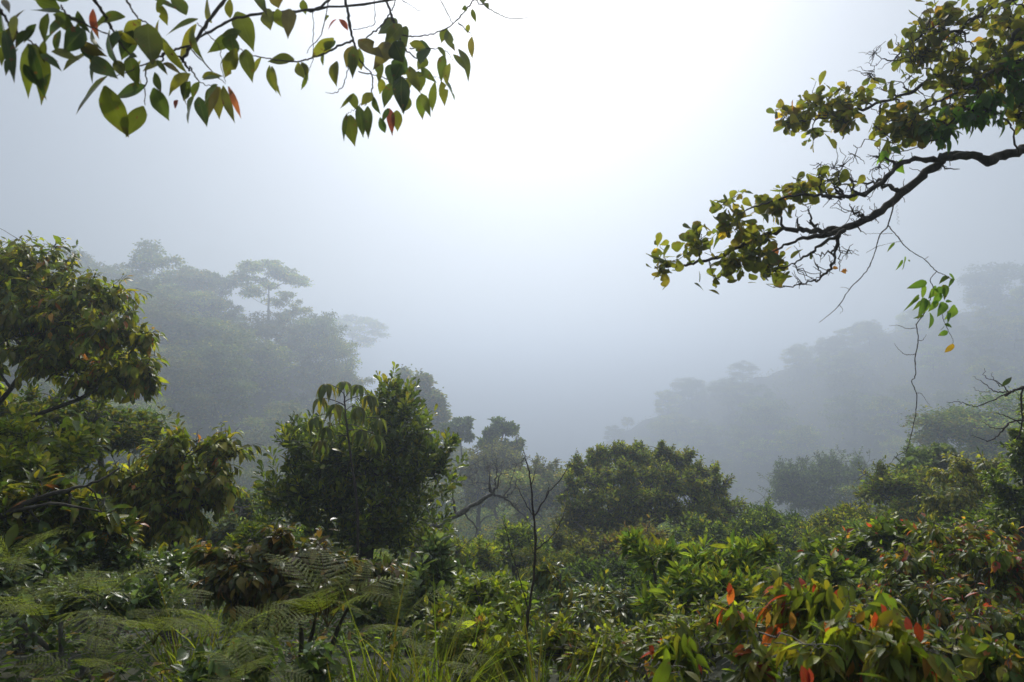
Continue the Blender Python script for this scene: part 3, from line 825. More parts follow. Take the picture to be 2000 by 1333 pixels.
midbush('near-black green tree cut by the right edge under the bare twigs', [(1940, 930, 9.4, 34, 34), (1990, 900, 9, 45, 50), (2040, 830, 9, 60, 60), (1975, 960, 9, 42, 50), (2050, 960, 9, 90, 80), (1985, 845, 9, 18, 26)],
        620, .075, G_DARK + G_BRIGHT, cat='tree', name='slope_tree', style='spray', trunk_r=.09, tw=.0035, leaf='lance', W=.42)
midbush('pale twiggy bush between the smaller orange-tipped tree and the dark evergreen', [(455, 1000, 13.7, 60, 30), (500, 980, 13.9, 40, 24), (430, 1040, 13.1, 70, 30), (500, 1030, 13.1, 50, 34)],
        620, .09, G_GLAUC + G_OLIVE, bare=180, tw=.004)
midbush('vivid green small bush peeping out left of the bronze shrub', [(500, 1040, 8.5, 34, 24), (470, 1055, 8.3, 28, 20)], 160, .07, G_BRIGHT, G_YELLOW, tw=.003, trunk_r=.03)
midbush('silvery leaved tree on the slope below the tall left tree', [(245, 820, 24.1, 50, 22), (220, 855, 23.6, 45, 26), (290, 850, 24.1, 45, 24)], 800, .20, G_GLAUC, cat='tree', name='slope_tree')
midbush('leafy bush filling the gap right under the tall left tree', [(60, 800, 10, 110, 36), (190, 800, 10.5, 80, 30), (280, 830, 10.5, 50, 26), (150, 860, 10, 120, 40)], 900, .085, G_OLIVE + G_DARK, bare=60, tw=.004)
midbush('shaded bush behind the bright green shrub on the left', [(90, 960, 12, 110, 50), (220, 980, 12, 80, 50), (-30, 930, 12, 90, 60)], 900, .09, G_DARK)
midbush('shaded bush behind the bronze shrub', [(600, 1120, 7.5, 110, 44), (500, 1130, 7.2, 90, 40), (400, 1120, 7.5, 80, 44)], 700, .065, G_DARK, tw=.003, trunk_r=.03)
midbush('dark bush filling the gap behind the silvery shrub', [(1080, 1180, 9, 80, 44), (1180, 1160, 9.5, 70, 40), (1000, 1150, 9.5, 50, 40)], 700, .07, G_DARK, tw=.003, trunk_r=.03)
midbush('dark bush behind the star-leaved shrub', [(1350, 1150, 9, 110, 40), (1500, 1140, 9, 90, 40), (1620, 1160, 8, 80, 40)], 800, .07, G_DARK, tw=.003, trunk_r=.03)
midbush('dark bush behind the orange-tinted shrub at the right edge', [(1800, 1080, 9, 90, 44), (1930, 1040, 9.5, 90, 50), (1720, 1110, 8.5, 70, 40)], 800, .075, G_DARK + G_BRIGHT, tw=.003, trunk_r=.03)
# hazy single trees
midbush('hazy round green tree left of the dome tree', [(965, 890, 60, 50, 34), (930, 915, 58, 44, 40), (990, 930, 58, 50, 40), (950, 960, 57, 60, 40)], 2000, .23, G_OLIVE, cat='tree', name='slope_tree', trunk_r=.3, tw=.02)
midbush('hazy rounded tree behind the thin bare sapling', [(1060, 930, 52, 34, 32), (1085, 965, 52, 40, 36), (1040, 975, 51, 40, 40), (1020, 930, 53, 24, 24)], 1800, .21, G_OLIVE, cat='tree', name='slope_tree', trunk_r=.3, tw=.02)
midbush('dark tall tree with open leafy crown above the bare dead tree', [(975, 838, 64, 34, 14), (955, 860, 64, 26, 20), (995, 870, 64, 26, 20), (1005, 835, 64, 18, 8), (985, 890, 64, 26, 20)],
        700, .34, G_DARK, cat='tree', name='slope_tree', trunk_r=.22, tw=.03, style='rosette', levels=(8, 40))
midbush('dark open-crowned tree at the upper right of the evergreen tree', [(900, 832, 72, 26, 12), (880, 850, 72, 26, 16), (915, 850, 72, 16, 10)], 480, .34, G_DARK, cat='tree', name='slope_tree', trunk_r=.2, tw=.03, style='rosette', levels=(8, 34))
midbush('large hazy green tree in the right middle distance', [(1590, 925, 72, 72, 32), (1540, 955, 72, 50, 36), (1650, 920, 73, 56, 34), (1600, 975, 71, 90, 36), (1690, 960, 72, 40, 36)], 3000, .24, G_DARK, cat='tree', name='slope_tree', trunk_r=.35, tw=.02)

# ------------------------------------------------------------------ BOUGHS reaching into the picture from trees beside the camera
def right_bough():
    Y = 4.0
    pl = lambda L, dy=0: [P(x, y, Y + dy + (z[0] if z else 0)) for x, y, *z in L]
    foot = np.array([4.9, 3.4, float(ground(4.9, 3.4))])
    forks = np.array([4.7, 3.6, 1.1])
    root = empty('overhanging_tree', foot, 'tree reaching in from the right edge, long bough of rounded olive leaves', 'tree')
    w = Wood()
    S = [([foot, foot + [0.05, .05, 1.5], forks, forks + [-.2, .1, .9], forks + [-.6, .3, 1.9]], [.13, .11, .09, .07, .03]),
         ([forks] + pl([(2260, 260), (2080, 262), (2000, 290), (1940, 311), (1860, 303), (1800, 345), (1720, 412), (1640, 452), (1560, 468), (1500, 500)]), [.07, .055, .045, .036, .034, .030, .028, .026, .022, .012, .004]),
         (pl([(1650, 448), (1590, 452), (1530, 448), (1470, 470), (1400, 502), (1340, 518), (1290, 522)], .05), [.022, .019, .016, .014, .012, .008, .004]),
         (pl([(1890, 302), (1830, 312), (1765, 318), (1700, 372), (1640, 385), (1560, 382), (1480, 400), (1440, 420)], -.1), [.022, .02, .018, .016, .012, .009, .006, .003]),
         (pl([(2080, 262), (2010, 250), (1985, 215), (1990, 190), (1900, 210), (1840, 230)], .1), [.03, .024, .022, .018, .01, .005]),
         (pl([(2120, 120), (2020, 118), (1930, 135), (1845, 138), (1790, 175), (1720, 200), (1650, 222), (1590, 235), (1535, 240)], .15), [.03, .022, .018, .014, .013, .011, .009, .006, .003]),
         (pl([(2100, -60), (2000, -10), (1930, 20), (1870, 60), (1800, 72), (1740, 120), (1705, 100)], .1), [.03, .022, .018, .012, .008, .005, .002]),
         (pl([(2140, 20), (2050, 10), (1990, 60), (1960, 120), (1900, 165), (1830, 200), (1770, 240)], -.1), [.03, .026, .02, .014, .01, .007, .003]),
         (pl([(1640, 452), (1625, 520), (1590, 550), (1540, 560), (1500, 560)], .03), [.014, .010, .007, .004, .002]),
         (pl([(1650, 450), (1590, 490), (1540, 520), (1490, 535)], -.05), [.014, .009, .005, .002]),
         (pl([(1632, 455), (1638, 500), (1640, 530)], .02), [.006, .004, .002]),
         (pl([(1720, 205), (1715, 250), (1735, 270), (1745, 290)], 0), [.007, .006, .004, .002])]
    sp, sr = [], []
    for p, r in S:
        c, rr = smooth_line(p, np.array(r) * .86, 8, .006); w.batch(c, rr, 8)
        sp.append(c); sr.append(rr)
    sp0, sr0 = np.vstack(sp[2:]), np.concatenate(sr[2:])
    # fine twigs without leaves
    Bt = pxblobs([(1660, 390, 4, 90, 60), (1560, 540, 4, 70, 28), (1610, 480, 4, 60, 50), (1720, 320, 4, 90, 30), (1800, 110, 4.1, 110, 60), (1700, 130, 4.1, 30, 60), (1850, 330, 4, 60, 14), (1620, 330, 4, 50, 40)], 1.0)
    e, _ = blob_points(Bt, 420, .5, 1.5)
    sk, rk = np.vstack(sp[1:]), np.concatenate(sr[1:])
    keep = np.linalg.norm(sk - P(1750, 300, 4), axis=1) < 1.9
    connect(w, sk[keep], rk[keep], e, (46,), twig_r=.0024, rise=0.0, up=.02, wob=.12, sides=(4, 3, 3))
    B = pxblobs([(1283, 465, 4, 28, 22), (1300, 520, 4, 42, 36), (1360, 480, 4, 50, 34), (1425, 440, 4, 48, 45), (1440, 372, 4, 24, 18), (1410, 400, 4, 24, 20), (1520, 405, 4, 62, 34), (1490, 470, 4, 60, 30), (1560, 370, 4, 50, 22),
                 (1450, 510, 4, 60, 22), (1400, 545, 4, 30, 12), (1500, 520, 4, 24, 22), (1620, 350, 4, 40, 20), (1540, 235, 4.2, 32, 34), (1600, 205, 4.2, 55, 34), (1575, 255, 4.2, 34, 24),
                 (1670, 185, 4.2, 50, 34), (1650, 240, 4.1, 50, 28), (1740, 225, 4.1, 60, 42), (1800, 110, 4.1, 60, 52), (1840, 35, 4.1, 70, 45), (1900, 160, 4.1, 80, 55), (1960, 70, 4.1, 80, 80),
                 (1980, 215, 4.1, 50, 32), (1780, 260, 4.0, 60, 30), (1850, 225, 4, 70, 40), (2080, 100, 4.2, 90, 130)], 1.1)
    ends, out = blob_points(B, 660, .68, 1.0)
    e2, o2 = blob_points([(np.array([4.6, 1.6, 3.4]), np.array([1.6, 1.8, 1.1])), (np.array([3.0, -.6, 3.9]), np.array([1.8, 1.5, .9]))], 260, .62, 3)      # unseen crown, added to block sky light from behind the camera
    t = Wood()
    dirs = connect(t, sp0, sr0, ends, (70,), twig_r=.0024, rise=0.0, up=.03, wob=.11, sides=(5, 4, 3))
    d2 = connect(t, np.vstack(sp[:1]), np.concatenate(sr[:1]), e2, (14,), twig_r=.0024, rise=0.2, up=.1)
    ends, out, dirs = np.vstack([ends, e2]), np.vstack([out, o2]), np.vstack([dirs, d2])
    w.build('limbs', M_BARK, root, foot)
    t.build('twigs', M_TWIG, root, foot)
    lv = Leaves('obovate', .12, .025, .02)
    dd = nrm(dirs * .6 + out * .4 + rng.normal(size=dirs.shape) * .35)
    pal = [((.085, .085, .012), 5), ((.062, .07, .012), 4), ((.045, .058, .015), 3), ((.12, .095, .014), 1.6)]
    leaf_sprays(lv, ends, dd, 4, 1.2, .12, .14, .063, .60, pal, ORANGE + [((.30, .20, .02), 5)], .06, .10, flat=.3, petiole=.008)
    lv.build('foliage', M_BOUGH, root, foot)
    # vine leaves hanging among the bough
    vroot = empty('climbing_vine', P(1870, 300, 3.9), 'dark green pointed vine leaves hung over the right-hand bough', 'vine')
    Bv = pxblobs([(1900, 195, 3.85, 60, 40), (1870, 240, 3.85, 60, 28), (1940, 235, 3.8, 50, 24), (1800, 285, 3.85, 22, 16), (1740, 295, 3.9, 26, 14), (1950, 180, 3.8, 40, 30), (1990, 150, 3.9, 60, 60), (1820, 240, 3.9, 50, 30)], .6)
    ve, vo = blob_points(Bv, 70, .6, 1.2)
    vw = Wood(); vc, vr = smooth_line([P(1990, 300, 3.95), P(1960, 230, 3.85), P(1880, 215, 3.85), P(1820, 280, 3.9), P(1700, 300, 3.95)], [.006, .005, .005, .004, .002], 8, .01)
    vw.batch(vc, vr, 5)
    vd = connect(vw, vc, vr, ve, (14,), twig_r=.002, rise=0, up=0)
    vw.build('stem', M_TWIG, vroot, vroot.location)
    vl = Leaves('heart', .2, .03, .01)
    leaf_sprays(vl, ve, vd, 3, 1.0, 1.3, .12, .075, .55, [((.035, .075, .015), 4), ((.06, .11, .016), 2)], None, 0, .2, flat=1.0)
    vl.build('foliage', M_BOUGH, vroot, vroot.location)


right_bough()


def hanging_vine():
    Y = 3.9
    o = P(1750, 395, Y)
    root = empty('hanging_vine', o, 'thin vine dangling from the right-hand bough with one tuft of green leaves', 'vine')
    w = Wood()
    pl = lambda L: [P(x, y, Y + 0.0008 * (y - 395)) for x, y in L]
    px2 = lambda x, y: (1600 + x / 3.603, 350 + y / 3.603)
    S = [(pl([px2(530, 165), px2(480, 330), px2(425, 400), px2(390, 520), px2(330, 650), px2(210, 780), px2(130, 900), px2(0, 1010)]), [.0042, .004, .0036, .0034, .003, .0028, .0025, .0012]),
         (pl([px2(480, 325), px2(530, 380), px2(620, 490), px2(740, 565), px2(820, 645), px2(900, 685), px2(940, 720)]), [.0032, .003, .0028, .0026, .0026, .002, .001]),
         (pl([px2(825, 650), px2(780, 710), px2(800, 760), px2(780, 850), px2(740, 940), px2(680, 1030)]), [.0024, .0022, .0024, .0026, .0028, .003]),
         (pl([(1789, 633), (1793, 665), (1787, 700), (1788, 735), (1780, 745), (1790, 770), (1788, 810), (1784, 830), (1776, 862), (1770, 880), (1750, 892), (1740, 905), (1728, 925)]), [.003, .003, .0029, .0028, .0027, .0028, .0026, .0026, .0024, .0022, .002, .0016, .001]),
         (pl([(1789, 641), (1770, 642), (1755, 636), (1737, 637)]), [.0022, .0018, .0014, .0008]),
         (pl([(1788, 692), (1770, 693), (1757, 685), (1746, 671)]), [.0022, .0018, .0014, .0008]),
         (pl([(1793, 666), (1803, 664), (1809, 653)]), [.002, .0014, .0007]),
         (pl([(1789, 768), (1800, 770), (1810, 785), (1816, 791)]), [.002, .0014, .001, .0007]),
         (pl([px2(330, 385), px2(400, 385), px2(520, 385)]), [.0008, .0012, .0014]),
         (pl([px2(330, 520), px2(400, 480), px2(470, 460), px2(590, 435)]), [.0012, .0014, .0009, .0014]),
         (pl([px2(860, 890), px2(870, 980), px2(905, 1060), px2(940, 1130), px2(935, 1180)]), [.002, .0018, .0016, .0014, .001]),
         (pl([px2(210, 778), px2(185, 765), px2(150, 762)]), [.0016, .0012, .0007]),
         (pl([px2(145, 890), px2(165, 920), px2(145, 950)]), [.0016, .0012, .0007]),
         (pl([px2(742, 565), px2(755, 555), px2(770, 548)]), [.0016, .0012, .0007])]
    for p, r in S:
        c, rr = smooth_line(p, r, 7, .0012); w.batch(c, rr, 5)
    # curled tendril
    t = np.linspace(0, 1, 60)
    c0 = P(1751, 400, Y); c1 = P(1755, 440, Y)
    tp = c0 + (c1 - c0) * t[:, None] + np.stack([np.sin(t * 34), np.cos(t * 34), 0 * t], -1) * .006
    w.batch(tp, np.full(60, .0006), 3)
    w.build('stem', M_TWIG, root, o)
    lv = Leaves('heart', .22, .02, 0)
    Lf = [(755, 725, 612, 775, 60), (720, 760, 740, 850, 66), (700, 815, 612, 935, 24), (745, 840, 700, 985, 60), (760, 850, 720, 970, 60), (775, 940, 795, 1068, 76), (880, 870, 845, 975, 66), (960, 900, 890, 990, 74), (905, 685, 845, 735, 44),
          (880, 745, 900, 850, 50), (820, 770, 780, 850, 60), (850, 800, 790, 900, 60), (830, 850, 770, 930, 50), (700, 830, 650, 890, 24), (715, 860, 670, 930, 28), (940, 700, 915, 765, 26), (600, 548, 590, 655, 46), (585, 570, 545, 650, 26),
          (625, 575, 645, 575, 16), (905, 1075, 828, 1100, 40), (885, 1020, 935, 1045, 30), (940, 1160, 885, 1230, 40), (530, 450, 468, 512, 22), (910, 930, 915, 1010, 30), (735, 960, 665, 990, 22), (880, 1030, 860, 1070, 14), (800, 760, 830, 785, 40),
          (870, 760, 830, 830, 60), (890, 860, 935, 862, 22), (915, 665, 960, 715, 18)]
    for i, (a, b, c, d, wd) in enumerate(Lf):
        p = P(*px2(a, b), Y + .15 + rng.normal() * .02); q = P(*px2(c, d), Y + .15 + rng.normal() * .04)
        L = np.linalg.norm(q - p)
        W = wd / 3.603 / F * Y / L
        col = pick([((.05, .09, .016), 3), ((.07, .11, .018), 2)], 1, .15)
        if i == 21: col = np.array([[.34, .20, .02]])
        lv.add(p[None], (q - p)[None], np.array([[rng.normal() * .4, -1, .3 + rng.normal() * .3]]), L, W, .1, col)
    lv.build('foliage', M_BOUGH, root, o)


hanging_vine()


def fallen_leaf_snag():
    o = P(1641, 530, 4.02)
    lv = Leaves('obovate', .4, .1, .05)
    for dx, dy, dirx in ((-4, -4, -1), (3, 0, 1), (0, 3, .3)):
        lv.add(P(1641 + dx, 528 + dy, 4.02)[None], np.array([[dirx, -.3, -.1]]), np.array([[.1, -1, .6]]), .035, .8, .3, np.array([[.42, .16, .02]]))
    V, Fc, C, lco = lv.arrays()
    me = make_mesh('withered_leaf', V, Fc, M_BOUGH, None, C, lco, True, o)
    me.location = tuple(o)
    tag(me, 'orange withered leaf cluster caught in the twigs below the right bough', 'leaf')


fallen_leaf_snag()


def left_bough():
    foot = np.array([-2.9, 1.2, float(ground(-2.9, 1.2))])
    root = empty('overhanging_tree', foot, 'tree reaching in over the top left, large pointed green leaves, few red ones', 'tree')
    Yx = lambda x: 1.75 + 1.15 * np.clip(x, 0, 1000) / 950.0
    w = Wood()
    pl = lambda L, dy=0: [P(x, y, Yx(x) + dy) for x, y in L]
    trunk_top = np.array([-2.7, 1.5, 1.9])
    S = [([foot, foot + [.03, .05, 1.6], trunk_top, trunk_top + [.3, .3, .9]], [.10, .085, .07, .04]),
         ([trunk_top] + [P(-100, -420, 2.0), P(250, -330, 2.1), P(520, -150, 2.3), P(600, -60, 2.3)], [.05, .035, .03, .022, .015]),
         ([P(250, -330, 2.1), P(500, -300, 2.4), P(760, -140, 2.6), P(980, -60, 2.8)], [.024, .02, .016, .01]),
         (pl([(500, -80), (440, 0), (405, 45), (372, 95), (358, 118), (372, 140)]), [.008, .006, .0055, .005, .005, .003]),
         (pl([(980, -60), (860, -30), (750, 2), (600, 20), (475, 33), (420, 58), (375, 82)]), [.008, .006, .005, .0048, .005, .0045, .004]),
         (pl([(690, -60), (640, 0), (612, 22), (600, 22)]), [.006, .005, .004, .003]),
         (pl([(660, -70), (675, 0), (683, 50), (692, 85), (705, 120), (725, 145), (728, 165), (722, 190), (712, 208)]), [.007, .006, .006, .005, .0035, .003, .0028, .0022, .0014]),
         (pl([(692, 80), (660, 92), (620, 110), (585, 120), (540, 118), (500, 110), (465, 95)]), [.0045, .004, .0035, .003, .0025, .002, .0012]),
         (pl([(735, -70), (755, 0), (768, 40), (780, 75), (790, 95), (815, 115), (830, 122)]), [.007, .0062, .0055, .005, .004, .003, .0018]),
         (pl([(782, 68), (815, 72), (850, 65), (885, 47), (910, 20), (925, 0), (950, -40)]), [.0032, .003, .003, .003, .003, .003, .004]),
         (pl([(885, 47), (860, 0), (840, -50)]), [.002, .002, .002]),
         (pl([(895, 45), (912, 60), (922, 70)]), [.003, .002, .001]),
         (pl([(925, 0), (960, 20), (990, 35), (1020, 36), (1045, 30)]), [.0025, .002, .0018, .0014, .0008]),
         (pl([(715, 75), (745, 50), (760, 30), (770, 10), (785, -40)]), [.003, .003, .003, .0025, .003]),
         (pl([(690, 58), (730, 48), (730, 0), (728, -50)]), [.0018, .0018, .0018, .002]),
         (pl([(358, 118), (330, 100), (320, 108), (312, 125), (290, 130), (285, 165), (282, 205)]), [.004, .003, .003, .003, .0026, .002, .0012]),
         (pl([(372, 90), (345, 97), (318, 107), (300, 118), (250, 140), (215, 150)]), [.004, .0035, .003, .003, .002, .001]),
         (pl([(370, 130), (385, 155), (400, 165), (430, 170)]), [.003, .002, .0016, .001]),
         (pl([(385, 45), (400, 60), (430, 95), (432, 130), (440, 160)]), [.0016, .0016, .0015, .0012, .001]),
         (pl([(160, -40), (195, 15), (215, 50), (235, 85), (255, 110)]), [.006, .005, .004, .003, .002]),
         (pl([(235, -30), (255, 15), (270, 35), (290, 48), (310, 75)]), [.0035, .003, .0025, .002, .0012]),
         (pl([(120, 10), (130, 28), (160, 45), (205, 65), (230, 82)]), [.0025, .0025, .0025, .002, .0015]),
         (pl([(-60, -30), (0, 20), (22, 52), (55, 78), (75, 92)]), [.005, .004, .0035, .0025, .0015]),
         (pl([(612, 22), (612, 60), (612, 110), (604, 140)]), [.0018, .0016, .0014, .0008]),
         (pl([(648, -30), (630, 60), (605, 95), (600, 105)]), [.002, .0018, .0014, .001]),
         (pl([(680, 125), (676, 150), (665, 175), (650, 183), (634, 180)]), [.0024, .002, .0018, .0014, .0008]),
         (pl([(700, 140), (740, 150), (780, 156), (810, 150), (850, 150), (862, 155)]), [.0024, .002, .002, .0016, .0012, .001]),
         (pl([(800, 95), (840, 95), (870, 100), (885, 120)]), [.0026, .002, .0016, .001]),
         (pl([(712, 200), (690, 215), (678, 224)]), [.0014, .001, .0008]),
         (pl([(785, 0), (800, 10), (825, 24)]), [.002, .0014, .0008]),
         (pl([(372, 95), (400, 125), (440, 165)]), [.0022, .002, .0012])]
    for p, r in S:
        c, rr = smooth_line(p, r, 7, .0018); w.batch(c, rr, 6)
    g = dict(g=[((.060, .070, .010), 4), ((.045, .060, .010), 3), ((.085, .085, .011), 2)], d=[((.03, .05, .015), 3), ((.045, .065, .015), 2)],
             r=[((.22, .04, .03), 1), ((.28, .08, .05), 1)], y=[((.17, .155, .02), 1), ((.13, .13, .02), 1)], b=[((.09, .07, .02), 1), ((.075, .06, .022), 1)])
    Lf = '''0,10,14,100,40,d 8,60,35,155,20,d 20,55,-5,125,34,g 57,86,50,190,22,g 60,88,76,194,18,d 66,86,75,165,18,g 70,88,108,206,30,g 120,25,52,22,22,d 118,18,62,-5,26,g 150,36,56,66,34,d 118,60,107,100,20,d
165,58,120,97,34,d 180,58,188,104,34,g 175,104,120,136,36,g 195,105,168,162,30,d 182,18,186,74,20,r 245,34,175,30,24,g 210,150,131,232,36,g 215,60,215,136,38,d 275,40,232,100,38,y 290,48,288,126,46,g
205,168,246,278,42,g 280,208,254,272,30,g 285,168,222,195,28,d 268,112,230,106,16,d 255,110,258,166,26,g 275,120,258,178,28,g 225,118,246,152,20,y 180,115,215,150,30,d 240,60,215,90,28,d 262,60,240,120,30,d
387,38,317,66,24,g 364,30,332,-12,28,g 300,66,345,120,20,g 384,48,355,126,28,y 378,50,374,120,28,g 414,45,398,-8,24,y 450,36,443,-10,16,g 462,24,498,90,36,g 472,62,430,72,16,d 468,62,405,105,24,g 452,68,455,112,34,d
462,95,432,162,26,g 480,97,484,154,26,g 511,112,494,148,16,g 575,117,520,116,24,g 527,128,526,184,18,g 531,130,545,190,20,g 582,122,588,160,16,y 591,122,600,158,10,g 318,125,358,142,18,b 372,145,315,172,26,y 372,145,338,206,28,b
300,172,328,238,28,d 372,160,355,198,24,g 395,152,427,140,14,g 395,157,428,146,12,g 390,160,370,192,16,g 380,188,360,243,34,g 388,190,401,246,24,d 425,166,395,198,20,g 414,170,404,212,16,g 428,170,425,236,22,y 436,168,450,250,16,g
446,169,470,232,11,r 348,196,341,216,16,r 424,170,416,218,16,b 520,18,532,58,24,y 541,18,548,60,24,g 566,18,562,64,26,b 592,0,596,30,16,g 535,-10,545,16,24,b 500,-10,512,10,18,g 658,38,634,57,12,r 662,38,683,59,12,r
652,75,607,122,24,y 655,80,634,102,24,d 633,104,632,130,16,g 658,120,645,166,24,g 589,122,604,150,14,g 600,145,590,180,8,g 690,90,670,130,18,b 691,92,693,150,22,g 702,95,703,140,18,g 700,78,745,116,30,b 775,38,735,76,24,g 783,48,756,86,26,g
786,55,800,90,30,g 770,82,790,122,36,d 790,95,760,112,28,d 800,85,832,94,16,g 812,100,846,86,26,d 840,95,812,126,28,d 762,84,736,126,28,b 740,115,742,156,16,g 775,125,764,166,32,d 766,163,750,212,24,g 785,150,775,220,32,d
800,130,812,182,20,g 816,140,824,176,24,g 746,155,744,182,14,y 872,56,864,84,18,g 873,60,878,106,16,g 855,92,876,112,12,g 868,108,852,152,18,g 822,133,848,158,14,g 850,160,840,222,14,g 879,124,865,168,20,y 885,107,913,139,16,g
895,96,938,152,20,g 922,72,918,116,14,b 862,160,877,205,18,g 868,160,896,198,24,d 820,186,824,234,18,g 822,183,842,221,16,g 795,186,790,226,20,g 775,216,776,256,20,g 760,212,769,257,15,r 758,212,750,240,12,d 684,225,682,282,28,g
678,222,665,272,10,d 700,207,711,265,20,d 718,208,721,266,18,g 731,190,733,225,14,d 690,183,684,216,18,g 690,183,668,216,8,g 727,182,709,206,18,g 742,230,754,266,14,d 936,-4,956,20,18,g 922,18,928,45,9,g 916,48,911,66,9,g
765,120,800,150,30,d 790,110,770,160,30,d 805,150,790,180,20,g 750,170,775,185,24,d 830,110,820,140,20,g 745,90,775,110,24,g 640,30,640,34,6,g 912,16,903,18,10,g 60,60,20,90,20,d 340,-20,300,10,26,g 150,-20,100,5,24,d
835,60,-1,-1,0,x'''.split()
    for _ in range(34):                      # more leaves in the dense left part of the spray
        x0, y0 = rng.uniform(-20, 330), rng.uniform(-10, 150)
        an, ln = rng.normal() * .7, rng.uniform(34, 62)
        Lf.append('%.0f,%.0f,%.0f,%.0f,%.0f,%s' % (x0, y0, x0 + ln * math.sin(an), y0 + ln * abs(math.cos(an)), ln * rng.uniform(.3, .42), 'ddgby'[int(rng.integers(5))]))
    lv = Leaves('lance', .22, .02, .008)
    for s in Lf:
        v = s.split(',')
        if v[5] == 'x': continue
        a, b, c, d, wd = map(float, v[:5])
        Y0 = Yx(a) + rng.normal() * .06
        p = P(a, b, Y0); q = P(c, d, Y0 + rng.normal() * .04)
        L = min(np.linalg.norm(q - p), .17); W = 1.12 * wd / F * Y0 / L
        lv.add(p[None], (q - p)[None], np.array([[rng.normal() * .45, -1, .2 + rng.normal() * .4]]), L, W, rng.uniform(-.05, .38), pick(g[v[5]], 1, .2))
    w.build('limbs', M_TWIG, root, foot)
    # unseen crown; the part behind the camera is added to cut rear sky light
    B = [(np.array([-2.0, 2.1, 2.7]), np.array([.9, .7, .5])), (np.array([-.6, 2.4, 2.75]), np.array([.9, .7, .4])), (np.array([-3.0, 1.4, 2.6]), np.array([.9, .9, .6])), (np.array([-2.8, -.8, 2.9]), np.array([1.8, 1.5, .9])), (np.array([-.8, -1.6, 3.4]), np.array([1.8, 1.3, .8]))]
    e, out = blob_points(B, 420, .5)
    t = Wood(); c, r = smooth_line(S[1][0], S[1][1], 7); c2, r2 = smooth_line(S[2][0], S[2][1], 7)
    dr = connect(t, np.vstack([c, c2]), np.concatenate([r, r2]), e, (18,), twig_r=.002, rise=0)
    t.build('twigs', M_TWIG, root, foot)
    leaf_sprays(lv, e, nrm(dr + out), 7, 1.0, .9, .2, .11, .4, G_OLIVE, None, 0, .1)
    lv.build('foliage', M_BROAD, root, foot)


left_bough()


def bare_right_twigs():
    Y = 5.5
    foot = np.array([P(2140, 800, Y)[0], Y, 0]); foot[2] = ground(foot[0], foot[1])
    root = empty('bare_tree', foot, 'leafless dark twigs reaching in at the right edge above the near-black tree', 'tree')
    w = Wood()
    z = lambda x, y: (1550 + x / 3.333, 600 + y / 3.333)
    pl = lambda L: [P(*z(x, y), Y) for x, y in L]
    S = [([foot, P(2120, 1000, Y), P(2090, 800, Y), P(2050, 755, Y)] + pl([(1490, 530), (1400, 565), (1380, 575)]), [.05, .045, .035, .02, .013, .009, .008]),
         (pl([(1400, 560), (1310, 600), (1190, 645), (1090, 620), (1000, 620)]), [.006, .005, .004, .003, .0015]),
         (pl([(1400, 550), (1310, 550), (1245, 500), (1165, 450)]), [.006, .004, .003, .0012]),
         (pl([(1390, 545), (1330, 490), (1245, 455), (1245, 400)]), [.005, .0035, .0025, .0012]),
         (pl([(1345, 520), (1300, 465), (1285, 420)]), [.003, .002, .001]),
         (pl([(1280, 555), (1200, 545), (1175, 520)]), [.003, .002, .001]),
         (pl([(1250, 600), (1205, 560)]), [.002, .001]),
         ([P(2060, 840, Y)] + pl([(1500, 740), (1400, 760), (1330, 840), (1260, 870), (1160, 830)]), [.01, .008, .006, .005, .004, .0015]),
         (pl([(1420, 745), (1360, 790), (1290, 785), (1215, 735)]), [.005, .004, .003, .0012]),
         (pl([(1480, 760), (1400, 720), (1340, 695), (1270, 695)]), [.005, .004, .003, .0012]),
         (pl([(1490, 530), (1480, 640), (1490, 740), (1450, 860), (1390, 880)]), [.008, .007, .006, .004, .0015]),
         ([P(2090, 800, Y), P(2075, 830, Y), P(2060, 840, Y)], [.02, .014, .01])]
    for p, r in S:
        c, rr = smooth_line(p, r, 7, .004); w.batch(c, rr, 6)
    w.build('branches', M_TWIG, root, foot)
    lv = Leaves('lance', .25, .03, 0)
    p, q = P(*z(1355, 515), Y), P(*z(1435, 455), Y)
    lv.add(p[None], (q - p)[None], np.array([[.3, -1, 1]]), np.linalg.norm(q - p), .3, .1, np.array([[.07, .11, .02]]))
    lv.build('leaf', M_NEAR, root, foot)


bare_right_twigs()

